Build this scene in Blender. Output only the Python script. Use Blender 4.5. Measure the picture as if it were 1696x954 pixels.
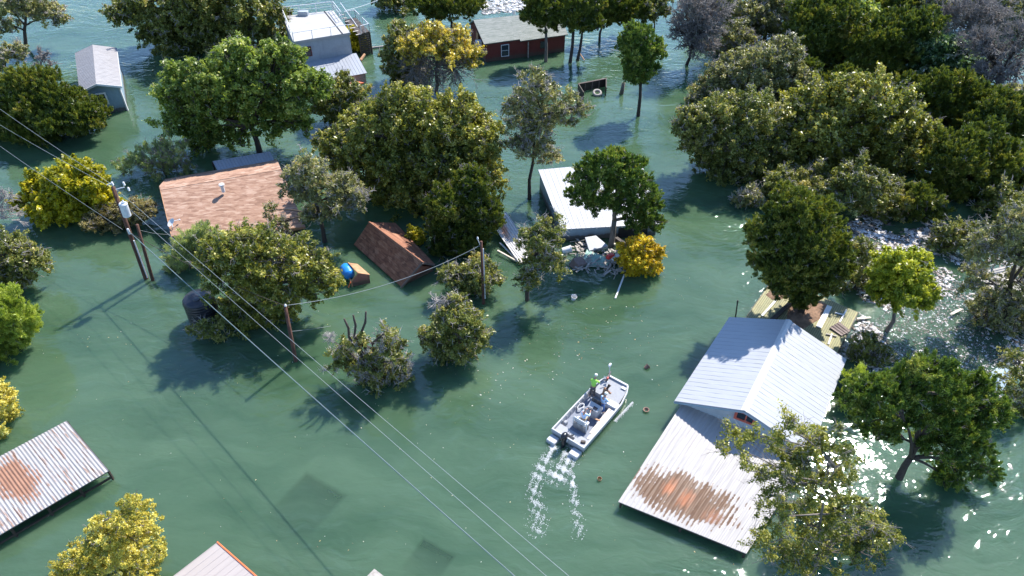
import bpy, math, random
import numpy as np
from mathutils import Vector, Matrix

for o in list(bpy.data.objects):
    bpy.data.objects.remove(o)
sc = bpy.context.scene
COL = sc.collection
R = math.radians

# ------------------------------------------------------------------ camera, sky, sun, exposure
CAM_H, PITCH, FPX, CX, CY = 37.0, 40.0, 1180.0, 848.0, 477.0
cd = bpy.data.cameras.new('camera')
cd.sensor_width = 36.0
cd.lens = 36.0 * FPX / 1696.0
cd.clip_end = 3000
cam = bpy.data.objects.new('camera', cd)
cam.location = (0, 0, CAM_H)
cam.rotation_euler = (R(90 - PITCH), 0, 0)
COL.objects.link(cam)
sc.camera = cam

SUN_EL, SUN_AZ = 49.0, 37.0          # azimuth measured from +Y towards +X
sd = Vector((math.sin(R(SUN_AZ)) * math.cos(R(SUN_EL)), math.cos(R(SUN_AZ)) * math.cos(R(SUN_EL)), math.sin(R(SUN_EL))))
world = bpy.data.worlds.new('World')
sc.world = world
world.use_nodes = True
wt = world.node_tree
sky = wt.nodes.new('ShaderNodeTexSky')
sky.sky_type = 'NISHITA'
sky.sun_disc = False
sky.sun_elevation = R(SUN_EL)
sky.sun_rotation = R(SUN_AZ)
sky.air_density = 1.0
sky.dust_density = 0.15
sky.ozone_density = 6.0
bg = wt.nodes['Background']
bg.inputs['Strength'].default_value = 0.15
wt.links.new(sky.outputs[0], bg.inputs['Color'])
sl = bpy.data.lights.new('sun', 'SUN')
sl.energy = 4.6
sl.angle = R(0.5)
sl.color = (1.0, 0.955, 0.88)
sun = bpy.data.objects.new('sun', sl)
sun.rotation_euler = sd.to_track_quat('Z', 'Y').to_euler()
sun.location = (30, 40, 60)
COL.objects.link(sun)
sc.view_settings.view_transform = 'Standard'
sc.view_settings.look = 'None'
sc.view_settings.exposure = 1.12
sc.view_settings.gamma = 1.0
sc.cycles.max_bounces = 8
sc.cycles.diffuse_bounces = 5
sc.cycles.glossy_bounces = 3
sc.cycles.transparent_max_bounces = 6
sc.cycles.sample_clamp_indirect = 5.0
sc.cycles.use_denoising = True

# ------------------------------------------------------------------ helpers
UP = np.array([0, math.sin(R(PITCH)), math.cos(R(PITCH))])
FW = np.array([0, math.cos(R(PITCH)), -math.sin(R(PITCH))])
EYE = np.array([0, 0, CAM_H])


def ray(px, py):
    return (px - CX) * np.array([1.0, 0, 0]) - (py - CY) * UP + FPX * FW


def at(px, py, z=0.0):
    """the point at height z that the surveyed spot (px, py) of the photograph stands on"""
    d = ray(px, py)
    return EYE + d * ((z - CAM_H) / d[2])


def aty(px, py, y):
    d = ray(px, py)
    return EYE + d * (y / d[1])


def depth(p):
    return float((np.asarray(p) - EYE) @ FW)


def A(*v):
    return np.array(v, float)


def nrm(v):
    v = np.asarray(v, float)
    return v / max(1e-9, np.linalg.norm(v))


WORLDM = {}


def tag(o, label=None, cat=None, group=None, kind=None):
    if label: o['label'] = label
    if cat: o['category'] = cat
    if group: o['group'] = group
    if kind: o['kind'] = kind
    return o


def thing(name, label, cat, loc=(0, 0, 0), rotz=0.0, group=None):
    o = bpy.data.objects.new(name, None)
    o.empty_display_size = 0.3
    o.location = tuple(float(c) for c in loc)
    o.rotation_euler = (0, 0, rotz)
    COL.objects.link(o)
    WORLDM[o.name] = Matrix.Translation(Vector(o.location)) @ Matrix.Rotation(rotz, 4, 'Z')
    return tag(o, label, cat, group)


class MB:
    """collects shapes and links them as ONE mesh object"""
    def __init__(s):
        s.v, s.f, s.uv, s.n, s.cut, s.mat2 = [], [], {}, 0, None, None

    def add(s, verts, faces, uv=None):
        b = s.n
        s.v.extend([tuple(map(float, p)) for p in verts])
        for i, f in enumerate(faces):
            if uv is not None and i < len(uv) and uv[i] is not None:
                s.uv[len(s.f)] = uv[i]
            s.f.append(tuple(b + k for k in f))
        s.n += len(verts)
        return s

    def box(s, c, size, rot=None):
        c = np.asarray(c, float); h = np.asarray(size, float) / 2
        vs = []
        for z in (-1, 1):
            for x, y in ((-1, -1), (1, -1), (1, 1), (-1, 1)):
                p = A(x * h[0], y * h[1], z * h[2])
                if rot is not None: p = np.asarray(rot) @ p
                vs.append(c + p)
        return s.add(vs, [(3, 2, 1, 0), (4, 5, 6, 7), (0, 1, 5, 4), (1, 2, 6, 5), (2, 3, 7, 6), (3, 0, 4, 7)])

    def bbox(s, c, size, bev, rot=None):
        """box with chamfered vertical edges and top"""
        x, y, z = [k / 2 for k in size]
        b = min(bev, x * .9, y * .9)
        def ring(xx, yy, bb, zz):
            return [(-xx + bb, -yy, zz), (xx - bb, -yy, zz), (xx, -yy + bb, zz), (xx, yy - bb, zz), (xx - bb, yy, zz), (-xx + bb, yy, zz), (-xx, yy - bb, zz), (-xx, -yy + bb, zz)]
        rs = ring(x, y, b, -z) + ring(x, y, b, z - b) + ring(x - b * .7, y - b * .7, b, z)
        P = []
        for p in rs:
            p = np.array(p)
            if rot is not None: p = np.asarray(rot) @ p
            P.append(np.asarray(c, float) + p)
        F = [tuple(range(7, -1, -1)), tuple(range(16, 24))]
        for k in range(2):
            for i in range(8):
                j = (i + 1) % 8
                F.append((k * 8 + i, k * 8 + j, k * 8 + 8 + j, k * 8 + 8 + i))
        return s.add(P, F)

    def bar(s, a, b, w, h=None, up=(0, 0, 1)):
        a, b = np.asarray(a, float), np.asarray(b, float)
        d = b - a; L = np.linalg.norm(d); d = d / L
        u = np.asarray(up, float)
        if abs(d @ u) > .98: u = A(1, 0, 0)
        sx = nrm(np.cross(d, u)); sz = np.cross(sx, d)
        return s.box((a + b) / 2, (w, L, h or w), np.stack([sx, d, sz], 1))

    def tube(s, pts, rad, n=6, cap=True):
        pts = [np.asarray(p, float) for p in pts]
        if np.isscalar(rad): rad = [rad] * len(pts)
        vs, fs = [], []
        prev = None
        for i, p in enumerate(pts):
            d = nrm(pts[min(i + 1, len(pts) - 1)] - pts[max(i - 1, 0)])
            if prev is None:
                ref = A(0, 0, 1) if abs(d[2]) < .9 else A(1, 0, 0)
                u = nrm(np.cross(d, ref))
            else:
                u = nrm(prev - d * (prev @ d))
            prev = u
            w = np.cross(d, u)
            for k in range(n):
                a = 2 * math.pi * k / n
                vs.append(p + rad[i] * (math.cos(a) * u + math.sin(a) * w))
        for i in range(len(pts) - 1):
            for k in range(n):
                j = (k + 1) % n
                fs.append((i * n + k, i * n + j, (i + 1) * n + j, (i + 1) * n + k))
        if cap:
            fs.append(tuple(range(n - 1, -1, -1)))
            fs.append(tuple((len(pts) - 1) * n + k for k in range(n)))
        return s.add(vs, fs)

    def lathe(s, c, prof, n=20, axis=None):
        """prof: (radius, height) pairs; axis: 3x3 matrix"""
        vs, fs = [], []
        for r, z in prof:
            for k in range(n):
                a = 2 * math.pi * k / n
                p = A(r * math.cos(a), r * math.sin(a), z)
                if axis is not None: p = np.asarray(axis) @ p
                vs.append(np.asarray(c, float) + p)
        for i in range(len(prof) - 1):
            for k in range(n):
                j = (k + 1) % n
                fs.append((i * n + k, i * n + j, (i + 1) * n + j, (i + 1) * n + k))
        fs.append(tuple(range(n - 1, -1, -1)))
        fs.append(tuple((len(prof) - 1) * n + k for k in range(n)))
        return s.add(vs, fs)

    def slab(s, quad, th, uvs=True):
        """thick sheet: quad corners of its top side, thickness downwards along its normal"""
        q = [np.asarray(p, float) for p in quad]
        n = nrm(np.cross(q[1] - q[0], q[-1] - q[0]))
        if n[2] < 0: n = -n
        m = len(q)
        vs = q + [p - n * th for p in q]
        fs = [tuple(range(m)), tuple(range(2 * m - 1, m - 1, -1))]
        uv = None
        if uvs:
            ux = nrm(q[1] - q[0]); uy = nrm(np.cross(n, ux))
            uv = [[((p - q[0]) @ ux, (p - q[0]) @ uy) for p in q]]
        for i in range(m):
            j = (i + 1) % m
            fs.append((i, j, m + j, m + i))
        return s.add(vs, fs, uv)

    def panel(s, a, b, c, d, period=.3, amp=.025, th=.04, kind='wave', rough=0.0, seed=0):
        """ribbed metal sheet: ribs run a->d, repeat along a->b"""
        a, b, c, d = [np.asarray(p, float) for p in (a, b, c, d)]
        n = nrm(np.cross(b - a, d - a))
        if n[2] < 0: n = -n
        L = np.linalg.norm(b - a); Wd = np.linalg.norm(d - a)
        if kind == 'wave':
            k = 6; nu = max(2, int(L / period * k)); us = [i / nu for i in range(nu + 1)]
            hs = [amp * math.cos(2 * math.pi * u * L / period) for u in us]
        else:
            us, hs = [], []
            m = max(1, int(round(L / period)))
            for i in range(m):
                u0 = i / m; w = .045 / L
                for du, h in ((0, 0), (w * .25, amp), (w * .75, amp), (w, 0)):
                    us.append(u0 + du); hs.append(h)
            us.append(1.0); hs.append(0)
        nv = 8
        rnd = random.Random(seed)
        vs, uvl = [], []
        for j in range(nv + 1):
            t = j / nv
            for i, u in enumerate(us):
                e = rough * (rnd.random() - .5) if 0 < j < nv else 0
                vs.append((a * (1 - u) + b * u) * (1 - t) + (d * (1 - u) + c * u) * t + n * (hs[i] + e))
                uvl.append((u * L, t * Wd))
        m = len(us)
        fs, uv = [], []
        for j in range(nv):
            for i in range(m - 1):
                f = (j * m + i, j * m + i + 1, (j + 1) * m + i + 1, (j + 1) * m + i)
                fs.append(f); uv.append([uvl[k] for k in f])
        s.add(vs, fs, uv)
        low = [a - n * th, b - n * th, c - n * th, d - n * th]
        s.add(low, [(3, 2, 1, 0)])
        top = [a, b, c, d]
        for i in range(4):
            j = (i + 1) % 4
            s.add([top[i] + n * amp * .5, top[j] + n * amp * .5, low[j], low[i]], [(0, 1, 2, 3)])
        return s

    def build(s, name, mat, parent=None, smooth=False, local=False, root=None, origin=None):
        me = bpy.data.meshes.new(name)
        V = np.array(s.v, float).reshape(-1, 3)
        o = bpy.data.objects.new(name, me)
        if root is None and parent is not None:
            root = parent
            while root.parent is not None: root = root.parent
        if root is not None and not local:
            Mi = np.array(WORLDM[root.name].inverted()) if root.name in WORLDM else np.eye(4)
            V = V @ Mi[:3, :3].T + Mi[:3, 3]
        if parent is None and root is None:
            lo, hi = V.min(0), V.max(0)
            og = A((lo[0] + hi[0]) / 2, (lo[1] + hi[1]) / 2, lo[2]) if origin is None else np.asarray(origin, float)
            V = V - og
            o.location = tuple(og)
            WORLDM[o.name] = Matrix.Translation(Vector(og))
        me.from_pydata([tuple(p) for p in V], [], s.f)
        if s.uv:
            ul = me.uv_layers.new(name='UVMap')
            for fi, uvs in s.uv.items():
                ls = me.polygons[fi].loop_start
                for k, c in enumerate(uvs):
                    ul.data[ls + k].uv = c
        if smooth:
            me.polygons.foreach_set('use_smooth', [True] * len(me.polygons))
        me.materials.append(mat)
        if s.cut is not None:
            me.materials.append(s.mat2)
            me.polygons.foreach_set('material_index', [0] * s.cut + [1] * (len(s.f) - s.cut))
        me.update()
        COL.objects.link(o)
        if parent is not None:
            o.parent = parent
        return o


def rotm(axis, ang):
    return np.array(Matrix.Rotation(ang, 3, Vector(axis)))


# ------------------------------------------------------------------ materials
def newmat(name):
    m = bpy.data.materials.new(name)
    m.use_nodes = True
    nt = m.node_tree
    return m, nt, nt.nodes['Principled BSDF']


def N(nt, typ, **kw):
    n = nt.nodes.new(typ)
    for k, v in kw.items():
        if k in n.inputs: n.inputs[k].default_value = v
        else: setattr(n, k, v)
    return n


def ramp(nt, fac, stops, interp='LINEAR'):
    r = nt.nodes.new('ShaderNodeValToRGB')
    r.color_ramp.interpolation = interp
    while len(r.color_ramp.elements) < len(stops):
        r.color_ramp.elements.new(0.5)
    for e, (p, c) in zip(r.color_ramp.elements, stops):
        e.position = p
        e.color = (*c, 1) if len(c) == 3 else c
    nt.links.new(fac, r.inputs['Fac'])
    return r.outputs['Color']


def noise(nt, vec, scale, detail=4, rough=.55, dist=0.0):
    n = N(nt, 'ShaderNodeTexNoise', Scale=scale, Detail=detail, Roughness=rough, Distortion=dist)
    if vec is not None: nt.links.new(vec, n.inputs['Vector'])
    return n.outputs['Fac']


def mixc(nt, fac, a, b, mode='MIX'):
    m = nt.nodes.new('ShaderNodeMix')
    m.data_type = 'RGBA'; m.blend_type = mode
    for sock, val in ((m.inputs['Factor'], fac), (m.inputs['A'], a), (m.inputs['B'], b)):
        if hasattr(val, 'links'): nt.links.new(val, sock)
        elif isinstance(val, (int, float)): sock.default_value = val
        else: sock.default_value = (*val, 1)
    return m.outputs['Result']


def mth(nt, op, a, b=None, clamp=False):
    m = nt.nodes.new('ShaderNodeMath'); m.operation = op; m.use_clamp = clamp
    for i, v in enumerate((a, b)):
        if v is None: continue
        if hasattr(v, 'links'): nt.links.new(v, m.inputs[i])
        else: m.inputs[i].default_value = v
    return m.outputs[0]


def mapping(nt, vec, scale=(1, 1, 1), loc=(0, 0, 0), rot=(0, 0, 0)):
    m = nt.nodes.new('ShaderNodeMapping')
    m.inputs['Scale'].default_value = scale
    m.inputs['Location'].default_value = loc
    m.inputs['Rotation'].default_value = rot
    nt.links.new(vec, m.inputs['Vector'])
    return m.outputs[0]


def bump(nt, bsdf, h, strength=.3, dist=.05):
    b = N(nt, 'ShaderNodeBump', Strength=strength, Distance=dist)
    nt.links.new(h, b.inputs['Height'])
    nt.links.new(b.outputs[0], bsdf.inputs['Normal'])
    return b


def plain(name, col, rough=.6, var=.25, scale=3.0, metal=0.0, dirt=None, bmp=0.0, spec=None):
    m, nt, p = newmat(name)
    g = N(nt, 'ShaderNodeNewGeometry').outputs['Position']
    f = noise(nt, g, scale, 5, .6)
    lo = tuple(c * (1 - var) for c in col); hi = tuple(min(1, c * (1 + var)) for c in col)
    c = ramp(nt, f, [(.3, lo), (.7, hi)])
    if dirt:
        f2 = noise(nt, g, scale * .35, 6, .7)
        c = mixc(nt, ramp(nt, f2, [(.52, (0, 0, 0)), (.7, (1, 1, 1))]), c, dirt)
    nt.links.new(c, p.inputs['Base Color'])
    p.inputs['Roughness'].default_value = rough
    p.inputs['Metallic'].default_value = metal
    if spec is not None: p.inputs['Specular IOR Level'].default_value = spec
    if bmp: bump(nt, p, noise(nt, g, scale * 4, 4), bmp, .05)
    return m


def leafmat(name, stops, trans=.3, rough=.38):
    trans += .16
    stops = [(p_, tuple(min(.8, k_ * 1.06) for k_ in c_)) for p_, c_ in stops]
    m, nt, p = newmat(name)
    a = N(nt, 'ShaderNodeAttribute', attribute_name='tint').outputs['Fac']
    c = ramp(nt, a, stops)
    nt.links.new(c, p.inputs['Base Color'])
    p.inputs['Roughness'].default_value = rough
    p.inputs['Specular IOR Level'].default_value = .5
    t = N(nt, 'ShaderNodeBsdfTranslucent')
    c2 = mixc(nt, 1.0, c, (1.0, 1.0, .55), 'MULTIPLY')
    nt.links.new(c2, t.inputs['Color'])
    mx = N(nt, 'ShaderNodeMixShader', Fac=trans)
    nt.links.new(p.outputs[0], mx.inputs[1]); nt.links.new(t.outputs[0], mx.inputs[2])
    nt.links.new(mx.outputs[0], nt.nodes['Material Output'].inputs['Surface'])
    return m


def barkmat(name, col):
    m, nt, p = newmat(name)
    g = N(nt, 'ShaderNodeNewGeometry').outputs['Position']
    f = noise(nt, mapping(nt, g, (6, 6, 1.2)), 2.0, 6, .65)
    nt.links.new(ramp(nt, f, [(.3, tuple(c * .55 for c in col)), (.7, tuple(c * 1.3 for c in col))]), p.inputs['Base Color'])
    p.inputs['Roughness'].default_value = .9
    bump(nt, p, f, .6, .06)
    return m


def metalroof(name, col, rust=None, streak=.2, rough=.45, blobs=(), thresh=.6, metal=0.0):
    """weathered sheet metal: dirt streaks down the ribs, rust in its own patches (metres on the sheet)"""
    m, nt, p = newmat(name)
    uv = N(nt, 'ShaderNodeTexCoord').outputs['UV']
    st = noise(nt, mapping(nt, uv, (3.2, .22, 1)), 1.3, 6, .7)
    fine = noise(nt, mapping(nt, uv, (9, .8, 1)), 1.5, 4, .6)
    big = noise(nt, uv, .45, 5, .6)
    c = ramp(nt, st, [(.28, tuple(k * (1 - streak) for k in col)), (.62, col)])
    c = mixc(nt, ramp(nt, big, [(.35, (0, 0, 0)), (.75, (.35, .35, .35))]), c, tuple(k * .8 for k in col))
    c = mixc(nt, ramp(nt, fine, [(.55, (0, 0, 0)), (.8, (.25, .25, .25))]), c, (.3, .27, .24))
    if rust:
        f = mth(nt, 'ADD', mth(nt, 'MULTIPLY', st, .6), mth(nt, 'MULTIPLY', fine, .45))
        mask = ramp(nt, f, [(thresh, (0, 0, 0)), (thresh + .08, (1, 1, 1))])
        c = mixc(nt, mask, c, rust)
    for (u, v, ru, rv, rc, edge) in blobs:
        w = noise(nt, uv, 1.1, 5, .65)
        d = N(nt, 'ShaderNodeVectorMath', operation='LENGTH')
        nt.links.new(mapping(nt, uv, (1 / ru, 1 / rv, 0), (-u / ru, -v / rv, 0)), d.inputs[0])
        dd = mth(nt, 'ADD', d.outputs['Value'], mth(nt, 'MULTIPLY', mth(nt, 'SUBTRACT', w, .5), 1.5))
        ribs = N(nt, 'ShaderNodeTexWave', Scale=edge, Distortion=.3)
        nt.links.new(uv, ribs.inputs['Vector'])
        dd = mth(nt, 'ADD', dd, mth(nt, 'MULTIPLY', ribs.outputs['Fac'], .30))
        mask = ramp(nt, dd, [(.86, (1, 1, 1)), (1.02, (0, 0, 0))] if ru > 1 else [(.35, (.85, .85, .85)), (1.15, (0, 0, 0))])
        shade = mixc(nt, noise(nt, mapping(nt, uv, (2, .8, 1)), 2, 5, .7), tuple(k * .55 for k in rc), tuple(min(1, k * 1.35) for k in rc))
        c = mixc(nt, mask, c, shade)
    nt.links.new(c, p.inputs['Base Color'])
    p.inputs['Roughness'].default_value = rough
    p.inputs['Metallic'].default_value = metal
    bump(nt, p, fine, .1, .02)
    return m


def shingle(name, cols, mortar, bw=.9, bh=.2, stretch=1.0):
    """courses of shingles: a saw-toothed row profile, tabs of uneven tone drawn out along the rows"""
    m, nt, p = newmat(name)
    uv = N(nt, 'ShaderNodeTexCoord').outputs['UV']
    patch = noise(nt, mapping(nt, uv, (1.2 / stretch, 4.6, 1)), 1.0, 2, .55)
    tab = N(nt, 'ShaderNodeTexVoronoi', Scale=1.0)
    nt.links.new(mapping(nt, uv, (1 / bw, 1 / bh, 1)), tab.inputs['Vector'])
    sp = N(nt, 'ShaderNodeSeparateColor'); nt.links.new(tab.outputs['Color'], sp.inputs[0])
    f = mth(nt, 'ADD', mth(nt, 'MULTIPLY', sp.outputs[0], .28), mth(nt, 'MULTIPLY', patch, .75))
    c = ramp(nt, f, [(.37, cols[0]), (.47, cols[1]), (.56, cols[1]), (.66, cols[2])])
    row = N(nt, 'ShaderNodeTexWave', Scale=.314 / bh, Distortion=.15)
    row.bands_direction = 'Y'; row.wave_profile = 'SAW'
    nt.links.new(uv, row.inputs['Vector'])
    c = mixc(nt, ramp(nt, row.outputs['Fac'], [(0, (.55, .55, .55)), (.2, (0, 0, 0))]), c, mortar)
    wear = noise(nt, uv, .5, 6, .65)
    c = mixc(nt, ramp(nt, wear, [(.5, (0, 0, 0)), (.8, (.3, .3, .3))]), c, mortar)
    nt.links.new(c, p.inputs['Base Color'])
    p.inputs['Roughness'].default_value = .85
    g = noise(nt, uv, 18, 2, .6)
    bump(nt, p, mth(nt, 'ADD', mth(nt, 'MULTIPLY', g, .25), row.outputs['Fac']), .6, .05)
    return m


def siding(name, col, row=.18):
    m, nt, p = newmat(name)
    g = N(nt, 'ShaderNodeNewGeometry').outputs['Position']
    w = N(nt, 'ShaderNodeTexWave', Scale=.314 / row, Distortion=0.0)
    w.bands_direction = 'Z'; w.wave_profile = 'SAW'
    nt.links.new(g, w.inputs['Vector'])
    f = noise(nt, g, 1.5, 6, .65)
    c = ramp(nt, f, [(.3, tuple(k * .8 for k in col)), (.7, col)])
    c = mixc(nt, ramp(nt, w.outputs['Fac'], [(0, (.5, .5, .5)), (.12, (0, 0, 0))]), c, tuple(k * .5 for k in col))
    sz = N(nt, 'ShaderNodeSeparateXYZ'); nt.links.new(g, sz.inputs[0])
    lev = mth(nt, 'ADD', sz.outputs[2], mth(nt, 'MULTIPLY', noise(nt, mapping(nt, g, (1.5, 1.5, .4)), 1.0, 5, .65), -.7))
    c = mixc(nt, ramp(nt, lev, [(-.0, (.85, .85, .85)), (.12, (.35, .35, .35)), (.55, (0, 0, 0))]), c, (.075, .058, .04))
    run = noise(nt, mapping(nt, g, (5, 5, .35)), 1.0, 4, .6)
    c = mixc(nt, ramp(nt, run, [(.55, (0, 0, 0)), (.75, (.4, .4, .4))]), c, tuple(k * .45 for k in col))
    nt.links.new(c, p.inputs['Base Color'])
    p.inputs['Roughness'].default_value = .65
    bump(nt, p, w.outputs['Fac'], .4, .03)
    return m


def watermat():
    m, nt, p = newmat('flood_water')
    g = N(nt, 'ShaderNodeNewGeometry').outputs['Position']
    # silt carried in drawn-out swirls
    warp = N(nt, 'ShaderNodeTexNoise', Scale=.07, Detail=4, Roughness=.6)
    nt.links.new(g, warp.inputs['Vector'])
    off = N(nt, 'ShaderNodeVectorMath', operation='MULTIPLY_ADD')
    nt.links.new(warp.outputs['Color'], off.inputs[0]); off.inputs[1].default_value = (9, 9, 0)
    nt.links.new(g, off.inputs[2])
    wv = off.outputs[0]
    silt = noise(nt, mapping(nt, wv, (.09, .25, 1), rot=(0, 0, .5)), 1.0, 5, .6)
    c = ramp(nt, silt, [(.3, WATER_LO), (.7, WATER_HI)])
    # pale streaks mixed into the colour, drawn out along the same swirls
    fw = mapping(nt, wv, (.35, 1.5, 1), rot=(0, 0, .45))
    pale_streak = noise(nt, fw, 1.0, 7, .68, .6)
    streak_area = noise(nt, g, .055, 3, .5)
    fm = mth(nt, 'MULTIPLY', ramp(nt, pale_streak, [(.52, (0, 0, 0)), (.72, (1, 1, 1))]), ramp(nt, streak_area, [(.42, (.05, .05, .05)), (.68, (.6, .6, .6))]))
    c = mixc(nt, mth(nt, 'MULTIPLY', fm, .35), c, (.16, .27, .25))
    nt.links.new(c, p.inputs['Base Color'])
    p.inputs['IOR'].default_value = 1.52
    p.inputs['Roughness'].default_value = .03
    p.subsurface_method = 'BURLEY'
    p.inputs['Subsurface Weight'].default_value = .75
    p.inputs['Subsurface Radius'].default_value = (1.1, 1.6, 1.3)
    p.inputs['Subsurface Scale'].default_value = .9
    # ripples of three sizes; calm and ruffled patches
    calm = ramp(nt, noise(nt, g, .06, 3, .55), [(.38, (.2, .2, .2)), (.66, (1, 1, 1))])
    w1 = noise(nt, mapping(nt, wv, (.42, 1.1, 1), rot=(0, 0, .35)), 1.0, 2, .5, .5)
    w2 = noise(nt, mapping(nt, g, (1.5, 2.6, 1), rot=(0, 0, .15)), 1.0, 2, .5, .4)
    w3 = noise(nt, mapping(nt, g, (4.0, 7, 1), rot=(0, 0, -.2)), 1.0, 2, .5)
    h = mth(nt, 'ADD', mth(nt, 'MULTIPLY', w1, .15), mth(nt, 'ADD', mth(nt, 'MULTIPLY', w2, .06), mth(nt, 'MULTIPLY', w3, .014)))
    h = mth(nt, 'MULTIPLY', h, calm)
    # a riffle where the current breaks over the drowned yard
    rc_ = at(1560, 565); rd = N(nt, 'ShaderNodeVectorMath', operation='LENGTH')
    nt.links.new(mapping(nt, wv, (1 / 5.5, 1 / 6.5, 0), (-(rc_[0] + 4.5) / 5.5, -(rc_[1] + 4.5) / 6.5, 0)), rd.inputs[0])
    rm = ramp(nt, rd.outputs['Value'], [(.55, (1, 1, 1)), (1.0, (0, 0, 0))])
    w4 = noise(nt, mapping(nt, g, (3.2, 4.6, 1)), 1.0, 3, .6)
    h = mth(nt, 'ADD', h, mth(nt, 'MULTIPLY', mth(nt, 'MULTIPLY', w4, rm), .16))
    b = bump(nt, p, h, 1.0, 1.0)
    tr = N(nt, 'ShaderNodeBsdfTransparent')
    tr.inputs['Color'].default_value = (.55, .85, .75, 1)
    # only a thin layer of water lies over the two drowned roofs, so they show through
    thin = None
    for pts in DROWNED:
        q = [at(x, y, -.3) for x, y in pts]; c = (q[0] + q[2]) / 2; e1 = (q[1] - q[0]) / 2; e2 = (q[3] - q[0]) / 2
        an = math.atan2(e1[1], e1[0]); l1, l2 = np.linalg.norm(e1), np.linalg.norm(e2)
        vt = N(nt, 'ShaderNodeMapping', vector_type='TEXTURE')
        vt.inputs['Location'].default_value = (c[0], c[1], 0); vt.inputs['Rotation'].default_value = (0, 0, an); vt.inputs['Scale'].default_value = (l1, l2, 1)
        nt.links.new(g, vt.inputs['Vector'])
        sx = N(nt, 'ShaderNodeSeparateXYZ'); nt.links.new(vt.outputs[0], sx.inputs[0])
        yy = sx.outputs[1] 
        k_ = mth(nt, 'MAXIMUM', mth(nt, 'ABSOLUTE', sx.outputs[0]), mth(nt, 'ABSOLUTE', yy))
        mk_ = mth(nt, 'MULTIPLY', ramp(nt, k_, [(.82, (1, 1, 1)), (1.08, (0, 0, 0))]), ramp(nt, mth(nt, 'ADD', mth(nt, 'MULTIPLY', yy, .5 if e1[0] * e2[1] - e1[1] * e2[0] > 0 else -.5), .5), [(.0, (1, 1, 1)), (1, (.15, .15, .15))]))
        thin = mk_ if thin is None else mth(nt, 'MAXIMUM', thin, mk_)
    mx = N(nt, 'ShaderNodeMixShader')
    nt.links.new(mth(nt, 'ADD', mth(nt, 'MULTIPLY', thin, .30), .12), mx.inputs['Fac'])
    nt.links.new(p.outputs[0], mx.inputs[1]); nt.links.new(tr.outputs[0], mx.inputs[2])
    nt.links.new(mx.outputs[0], nt.nodes['Material Output'].inputs['Surface'])
    return m


DROWNED = ([(513, 786), (584, 828), (500, 905), (425, 858)], [(703, 892), (760, 925), (715, 985), (655, 945)])
WATER_LO = (.036, .076, .040)
WATER_HI = (.072, .124, .072)

M = {}
M['water'] = watermat()
M['bed'] = plain('lake_bed', (.10, .14, .07), .9, .4, .3)
M['white_metal'] = metalroof('white_sheet_metal', (.35, .36, .385), None, .10, .4)
M['ridge_white'] = plain('ridge_white', (0.496, 0.496, 0.496), .4, .06, 2)
M['carport'] = metalroof('weathered_white_sheet', (0.376, 0.352, 0.336), (.28, .21, .17), .22, .5, [(2.9, 2.0, 3.6, 1.85, (.12, .060, .028), 1.2), (2.0, 2.2, .5, .9, (.32, .10, .03), 1), (3.1, 1.9, .55, 1.0, (.32, .10, .03), 1), (4.9, 1.5, .7, .8, (.22, .08, .03), 1)], .76)
M['dock_roof'] = metalroof('rust_streaked_sheet', (.36, .345, .34), (.19, .10, .06), .35, .5, [(3.80, 2.4, 1.15, 2.3, (.25, .125, .075), 1.65)], .545)
M['pale_roof'] = metalroof('pale_pink_sheet', (0.384, 0.336, 0.312), None, .12, .5)
M['galv'] = metalroof('galvanised_sheet', (0.32, 0.336, 0.368), None, .15, .42)
M['glare_roof'] = metalroof('bright_galvanised_sheet', (.40, .41, .44), None, .08, .38)
M['wreck_roof'] = metalroof('rusted_wreck_sheet', (.58, .56, .54), (.50, .20, .08), .3, .5, [(.8, 1.6, .7, 1.6, (.55, .2, .07), 1)], .6)
M['tin'] = metalroof('blueish_tin', (.45, .55, .62), None, .2, .35)
M['shed_roof'] = metalroof('grey_ribbed_sheet', (0.288, 0.272, 0.272), None, .15, .55)
M['orange_shingle'] = shingle('orange_tan_shingle', [(.25, .135, .088), (.37, .215, .145), (.47, .31, .225)], (.29, .17, .115), .8, .2)
M['brown_shingle'] = shingle('brown_shingle', [(.15, .060, .034), (.24, .10, .056), (.33, .16, .095)], (.06, .027, .018), .5, .34)
M['grey_shingle'] = shingle('grey_green_shingle', [(.15, .17, .15), (.20, .215, .195), (.24, .25, .23)], (.13, .145, .13), .8, .18)
M['tan_board'] = plain('tan_board', (0.4, 0.216, 0.112), .7, .25, 4, dirt=(.3, .15, .08))
M['blue_siding'] = siding('blue_grey_siding', (.26, .36, .45))
M['pale_siding'] = siding('pale_grey_siding', (0.4, 0.44, 0.48))
M['grey_wall'] = siding('grey_wall', (.36, .40, .44))
M['red_siding'] = siding('dark_red_siding', (.16, .025, .02))
M['pink_wall'] = siding('pinkish_red_wall', (.36, .13, .11))
M['deck_top'] = plain('pale_deck_coating', (0.345, 0.338, 0.33), .7, .07, 1.2, dirt=(.5, .48, .46))
M['white_paint'] = plain('white_paint', (0.624, 0.624, 0.624), .5, .08, 4)
M['red_paint'] = plain('red_paint', (.42, .09, .06), .6, .2, 5)
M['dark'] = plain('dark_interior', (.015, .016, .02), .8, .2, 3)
M['glass'] = plain('window_glass', (.02, .03, .04), .08, .1, 2)
M['dark_wood'] = plain('dark_wet_wood', (.045, .032, .025), .7, .35, 5)
M['grey_wood'] = plain('grey_weathered_wood', (.33, .30, .27), .8, .3, 5, dirt=(.2, .17, .14))
M['pale_wood'] = plain('pale_wood', (.58, .50, .40), .75, .2, 5)
M['pole_wood'] = barkmat('pole_wood', (.10, .045, .03))
M['steel'] = plain('galvanised_steel', (.55, .57, .6), .4, .12, 6)
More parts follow.
